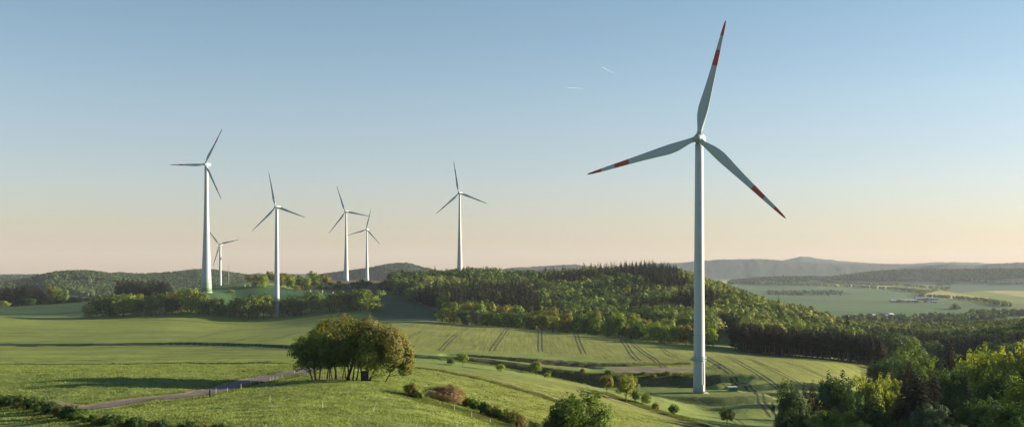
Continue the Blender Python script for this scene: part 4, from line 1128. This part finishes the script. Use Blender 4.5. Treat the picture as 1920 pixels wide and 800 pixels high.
# ------------------------------------------------------------------ farm and village in the valley
def house(x, y, L, W, Hw, rz, wallm, roofm, label, nm='house', cat='house', group=None, dmin=1700, dmax=3600, D=None, lift=0.0):
    b = gp(x, y, dmin, dmax) if D is None else gpt(x, D)
    t = empty(nm, (b[0], b[1], b[2]+lift), rz); tag(t, label, cat, group)
    mb = MB(); mb.box((0, 0, Hw/2-.5), (L, W, Hw+1)); rh = W*.32 if nm == 'house' else W*.16
    for sx in (-1, 1): mb.add([(sx*L/2, -W/2, Hw), (sx*L/2, W/2, Hw), (sx*L/2, 0, Hw+rh)], [(0, 1, 2)])
    mb.build('wall', wallm, t)
    mb = MB(); e = .5
    for sy in (-1, 1):
        z0 = Hw-rh*e/(W/2); a = [(-L/2-e, sy*(W/2+e), z0), (L/2+e, sy*(W/2+e), z0), (L/2+e, 0, Hw+rh+.02), (-L/2-e, 0, Hw+rh+.02)]
        mb.add(a+[(p[0], p[1], p[2]+.25) for p in a], [(0, 1, 2, 3), (4, 5, 6, 7), (0, 1, 5, 4), (1, 2, 6, 5), (2, 3, 7, 6), (3, 0, 4, 7)])
    mb.build('roof', roofm, t)
    n = max(2, int(L/5))
    for k in range(n):
        mb = MB(); mb.box((-L/2+(k+.5)*L/n, -W/2-.03, Hw*.55), (1.3, .08, 1.4 if nm == 'house' else 2.6)); mb.build('window' if nm == 'house' else 'barn_door', M_dark, t)
M_wall = simple('white_render', (.36, .35, .33), .8, .08, .4); M_slate = simple('slate_roof', (.10, .11, .13), .6, .15, .8); M_fib = simple('blue_grey_roof_sheet', (.22, .28, .36), .6, .1, .3); M_pale = simple('pale_roof_sheet', (.44, .46, .49), .5, .06, .3); M_tile = simple('red_tile_roof', (.25, .11, .07), .8, .2, .8)
house(1703,566,44,16,5,.02,M_wall,M_pale,'long barn with bright white roof at the front of the valley farm','barn','barn','valley farm')
house(1728,563,40,16,6,.03,M_wall,M_fib,'barn with blue grey roof at the back of the valley farm','barn','barn','valley farm')
house(1748,563,26,15,6,.03,M_wall,M_fib,'smaller blue grey barn at the right end of the valley farm','barn','barn','valley farm')
house(1751,567,14,9,4,.0,M_wall,M_pale,'little white roofed shed right of the long white barn','barn','barn','valley farm')
house(1674,566.5,14,9,5,.1,M_wall,M_pale,'white farmhouse left of the long white barn','house','house','valley farm')
house(1682,566,10,8,4,.1,M_wall,M_slate,'slate roofed shed between farmhouse and long white barn','barn','barn','valley farm')
for i, (x, D, rz, rm) in enumerate([(1590,2080,.3,M_slate),(1602,2120,1.2,M_slate),(1634,2100,.4,M_pale),(1640,2060,1.3,M_slate),(1664,2080,.2,M_fib),(1670,2120,.8,M_pale),(1655,2150,.2,M_slate)]):
    house(x, 0, 14, 10, 7, rz, M_wall, rm, 'white village house half hidden behind valley trees, %s from the left' % ordw(i), 'house', 'house', 'village houses in the valley', D=D, lift=-2.0)

# ------------------------------------------------------------------ contrails, far and high
m, nt = new_mat('contrail_ice'); out = N(nt, 'ShaderNodeOutputMaterial'); df = N(nt, 'ShaderNodeBsdfDiffuse'); df.inputs[0].default_value = (.95, .93, .92, 1)
tl = N(nt, 'ShaderNodeBsdfTranslucent'); tl.inputs[0].default_value = (.95, .93, .92, 1); mx = N(nt, 'ShaderNodeMixShader'); tr = N(nt, 'ShaderNodeBsdfTransparent'); mx2 = N(nt, 'ShaderNodeMixShader')
nt.links.new(df.outputs[0], mx.inputs[1]); nt.links.new(tl.outputs[0], mx.inputs[2]); tcn = N(nt, 'ShaderNodeTexCoord'); nz = N(nt, 'ShaderNodeTexNoise'); nz.inputs['Scale'].default_value = .03
nt.links.new(tcn.outputs['Object'], nz.inputs['Vector']); mrn = N(nt, 'ShaderNodeMapRange'); mrn.inputs['To Min'].default_value = .08; mrn.inputs['To Max'].default_value = .4; nt.links.new(nz.outputs['Fac'], mrn.inputs['Value'])
nt.links.new(mrn.outputs[0], mx2.inputs[0]); nt.links.new(tr.outputs[0], mx2.inputs[1]); nt.links.new(mx.outputs[0], mx2.inputs[2]); nt.links.new(mx2.outputs[0], out.inputs[0]); M_con = m
for (x0, y0, x1, y1, lab, w) in ((1128,125.5,1152,138,'short bright contrail slanting down to the right, left of the big rotor',6.5),(1063,164.5,1098,166.3,'faint short level contrail below the slanting one',5.0)):
    a = P(x0, y0, 16500); c = P(x1, y1, 17200); pts = [tuple(a+(c-a)*t) for t in np.linspace(0, 1, 9)]
    mb = MB(); mb.tube([tuple(np.array(p)-a) for p in pts], [w*.55*q for q in (.5, 1, 1.1, 1.0, 1.0, .9, .8, .6, .2)], 8)
    o = mb.build('contrail', M_con, None, tuple(a)); tag(o, lab, 'contrail', 'contrails')

# ------------------------------------------------------------------ meadow grass
def grass():
    r = np.random.default_rng(12); out = []
    n = 330000
    D = np.sqrt(r.uniform(70**2, 270**2, n)); px = r.uniform(-260, 1700, n); X = (px-960)/F*D
    keep_ = r.random(n) < np.clip((fbm(X/3.0, D/3.0, 71, 3)-.15)*2.2, .25, 1)*np.clip(1.5-D/230, .0, 1)
    # off the road
    X, D = X[keep_], D[keep_]
    rd = road1[::2]; ok = np.ones(len(X), bool)
    for i in range(0, len(X), 4000):
        d2 = ((X[i:i+4000, None]-rd[None, :, 0])**2+(D[i:i+4000, None]-rd[None, :, 1])**2).min(1); ok[i:i+4000] = d2 > 2.6**2
    X, D = X[ok], D[ok]; Z = gz(X, D); nbl = 3; qs = []
    for k in range(nbl):
        m = len(X); a = r.random(m)*6.28; h = r.uniform(.05, .15, m)*(.4+1.2*fbm(X/6, D/6, 72)); w = r.uniform(.025, .055, m)
        ox = r.normal(size=m)*.14; oy = r.normal(size=m)*.14; lx = r.normal(size=m)*.12; ly = r.normal(size=m)*.12
        c, s = np.cos(a)*w, np.sin(a)*w
        p0 = np.column_stack([X+ox-c, D+oy-s, Z-.05]); p1 = np.column_stack([X+ox+c, D+oy+s, Z-.05])
        p2 = np.column_stack([X+ox+lx+c*.25, D+oy+ly+s*.25, Z+h]); p3 = np.column_stack([X+ox+lx-c*.25, D+oy+ly-s*.25, Z+h])
        qs.append(np.stack([p0, p1, p2, p3], 1))
    q = np.concatenate(qs); print('grass', len(q))
    o = link('meadow_grass', qmesh('meadow_grass', q, M_grass)); tag(o, 'rough tufted grass of the near pasture', 'grass', None, 'stuff')
def rank_grass():
    r = np.random.default_rng(31); P_ = []
    def along(pts, w, n, dmin=90, dmax=1200):
        p = smooth_path([gp(x, y, dmin, dmax) for x, y in pts], 1.0); i = r.integers(0, len(p), n)
        P_.append(p[i]+r.normal(size=(n, 2))*w)
    along([(780,690),(850,701),(930,718),(1000,738),(1045,753)], .8, 5000); along([(1140,738),(1190,758),(1260,780),(1340,803)], .9, 5000)
    along([(160,757),(260,744),(350,734),(400,725),(470,708),(520,698)], .5, 1200); along([(170,775),(260,760),(350,750),(400,741),(470,722),(560,703)], .4, 700)
    along([(770,738),(800,752),(870,770),(930,792),(980,812)], 1.6, 7000, 80, 400); along([(-20,752),(60,762),(100,776),(200,792),(300,800),(420,812)], 1.3, 9000, 60, 300)
    along([(1120,735),(1180,752),(1240,772),(1280,782)], 1.6, 5000, 120, 470)
    n = 26000; P_.append(np.column_stack([r.uniform(-26, 80, n), r.choice([451., 494., 405.], n)+r.normal(size=n)*2.2]))
    n = 22000; D = np.sqrt(r.uniform(80**2, 240**2, n)); X = (r.uniform(-100, 1200, n)-960)/F*D; m = fbm(X/2.2, D/2.2, 171, 3) > .66; P_.append(np.column_stack([X[m], D[m]]))
    p = np.concatenate(P_); p = p[(p[:, 1] > 60)]; rd = road1[::2]; ok = np.ones(len(p), bool)
    for i in range(0, len(p), 4000): ok[i:i+4000] = ((p[i:i+4000, None]-rd[None])**2).sum(-1).min(1) > 2.6**2
    X, D = p[ok].T; Z = gz(X, D); qs = []
    for k in range(3):
        m = len(X); a = r.random(m)*6.28; h = r.uniform(.12, .42, m)*np.clip(D/260, .55, 1.3); w = r.uniform(.03, .08, m); ox = r.normal(size=m)*.15; oy = r.normal(size=m)*.15; lx = r.normal(size=m)*.15; ly = r.normal(size=m)*.15
        c, s_ = np.cos(a)*w, np.sin(a)*w
        qs.append(np.stack([np.column_stack(t) for t in ((X+ox-c, D+oy-s_, Z-.05), (X+ox+c, D+oy+s_, Z-.05), (X+ox+lx+c*.2, D+oy+ly+s_*.2, Z+h), (X+ox+lx-c*.2, D+oy+ly-s_*.2, Z+h))], 1))
    q = np.concatenate(qs); o = link('rank_grass', qmesh('rank_grass', q, M_rank)); tag(o, 'tall rank grass along the road, hedges, ditches and cut banks', 'grass', None, 'stuff')
M_rank = leaf_mat('rank_grass_blade', [(.10, .13, .038), (.10, .13, .038)], transl=.3, nscale=.35)
rank_grass()
M_grass = leaf_mat('grass_blade', [(.155, .21, .052), (.155, .21, .052)], transl=.25, nscale=.25)
grass()

# ------------------------------------------------------------------ light, sky, air, camera
AZ, EL = math.radians(78.5), math.radians(11.6)
w = bpy.data.worlds.new('World'); SC.world = w; w.use_nodes = True; nt = w.node_tree; nt.nodes.clear()
sky = N(nt, 'ShaderNodeTexSky'); sky.sky_type = 'NISHITA'; sky.sun_disc = False; sky.sun_elevation = EL; sky.sun_rotation = AZ
sky.altitude = 400; sky.air_density = 1.0; sky.dust_density = .35; sky.ozone_density = 1.2
bg = N(nt, 'ShaderNodeBackground'); bg.inputs['Strength'].default_value = .051; wo = N(nt, 'ShaderNodeOutputWorld')
tc = N(nt, 'ShaderNodeTexCoord'); sx = N(nt, 'ShaderNodeSeparateXYZ'); nt.links.new(tc.outputs['Generated'], sx.inputs[0])
rp = N(nt, 'ShaderNodeValToRGB'); cr = rp.color_ramp; SKYR = [(0, (.75, .665, .775)), (.027, (.78, .70, .82)), (.075, (.90, .83, .95)), (.147, (.97, .945, 1.0)), (.23, (.90, .955, .985)), (.5, (.72, .82, .95))]
cr.elements[0].position = 0; cr.elements[0].color = (*SKYR[0][1], 1); cr.elements[1].position = 1; cr.elements[1].color = (.8, .9, 1, 1)
for p_, c_ in SKYR[1:]: e = cr.elements.new(p_); e.color = (*c_, 1)
nt.links.new(sx.outputs['Z'], rp.inputs[0]); mu = N(nt, 'ShaderNodeMixRGB', blend_type='MULTIPLY'); mu.inputs[0].default_value = 1
nt.links.new(sky.outputs[0], mu.inputs[1]); nt.links.new(rp.outputs[0], mu.inputs[2])
nt.links.new(mu.outputs[0], bg.inputs[0]); nt.links.new(bg.outputs[0], wo.inputs[0])
sl = bpy.data.lights.new('sun', 'SUN'); sl.energy = 5.0; sl.angle = math.radians(.53); sl.color = (1, .80, .56)
so = bpy.data.objects.new('sun', sl); C.objects.link(so)
sd = Vector((math.sin(AZ)*math.cos(EL), math.cos(AZ)*math.cos(EL), math.sin(EL))); so.rotation_euler = sd.to_track_quat('Z', 'Y').to_euler()

zmin = float(GZ.min())+CZ-1.5
mb = MB(); x0, x1, y0, y1, z1 = -19800, 19800, -60, Ds[-1]+80, CZ+235
mb.box(((x0+x1)/2, (y0+y1)/2, (zmin+z1)/2), (x1-x0, y1-y0, z1-zmin))
m, nt = new_mat('summer_haze'); out = N(nt, 'ShaderNodeOutputMaterial'); v = N(nt, 'ShaderNodeVolumePrincipled')
v.inputs['Color'].default_value = (.54, .63, .80, 1); v.inputs['Density'].default_value = 3.3e-5; v.inputs['Anisotropy'].default_value = .1
nt.links.new(v.outputs[0], out.inputs['Volume'])
HAZE = True
if HAZE:
    hz = mb.build('haze', m); hz['kind'] = 'stuff'; hz['label'] = 'thin evening haze filling the air over the hills'; hz['category'] = 'haze'

cam = bpy.data.cameras.new('camera'); co = bpy.data.objects.new('camera', cam); C.objects.link(co); SC.camera = co
cam.sensor_width = 36; cam.lens = F/1920*36; cam.shift_y = (HOR-400)/1920; cam.clip_start = .5; cam.clip_end = 60000
co.location = (0, 0, CZ); co.rotation_euler = (math.pi/2, 0, 0)
SC.view_settings.view_transform = 'Standard'; SC.view_settings.look = 'None'; SC.view_settings.exposure = 1.72; SC.view_settings.gamma = 1; SC.view_settings.use_curve_mapping = False
SC.cycles.volume_bounces = 1; SC.cycles.max_bounces = 6; SC.cycles.diffuse_bounces = 3; SC.cycles.transmission_bounces = 4; SC.cycles.transparent_max_bounces = 8
SC.cycles.use_denoising = True; SC.cycles.volume_step_rate = 4
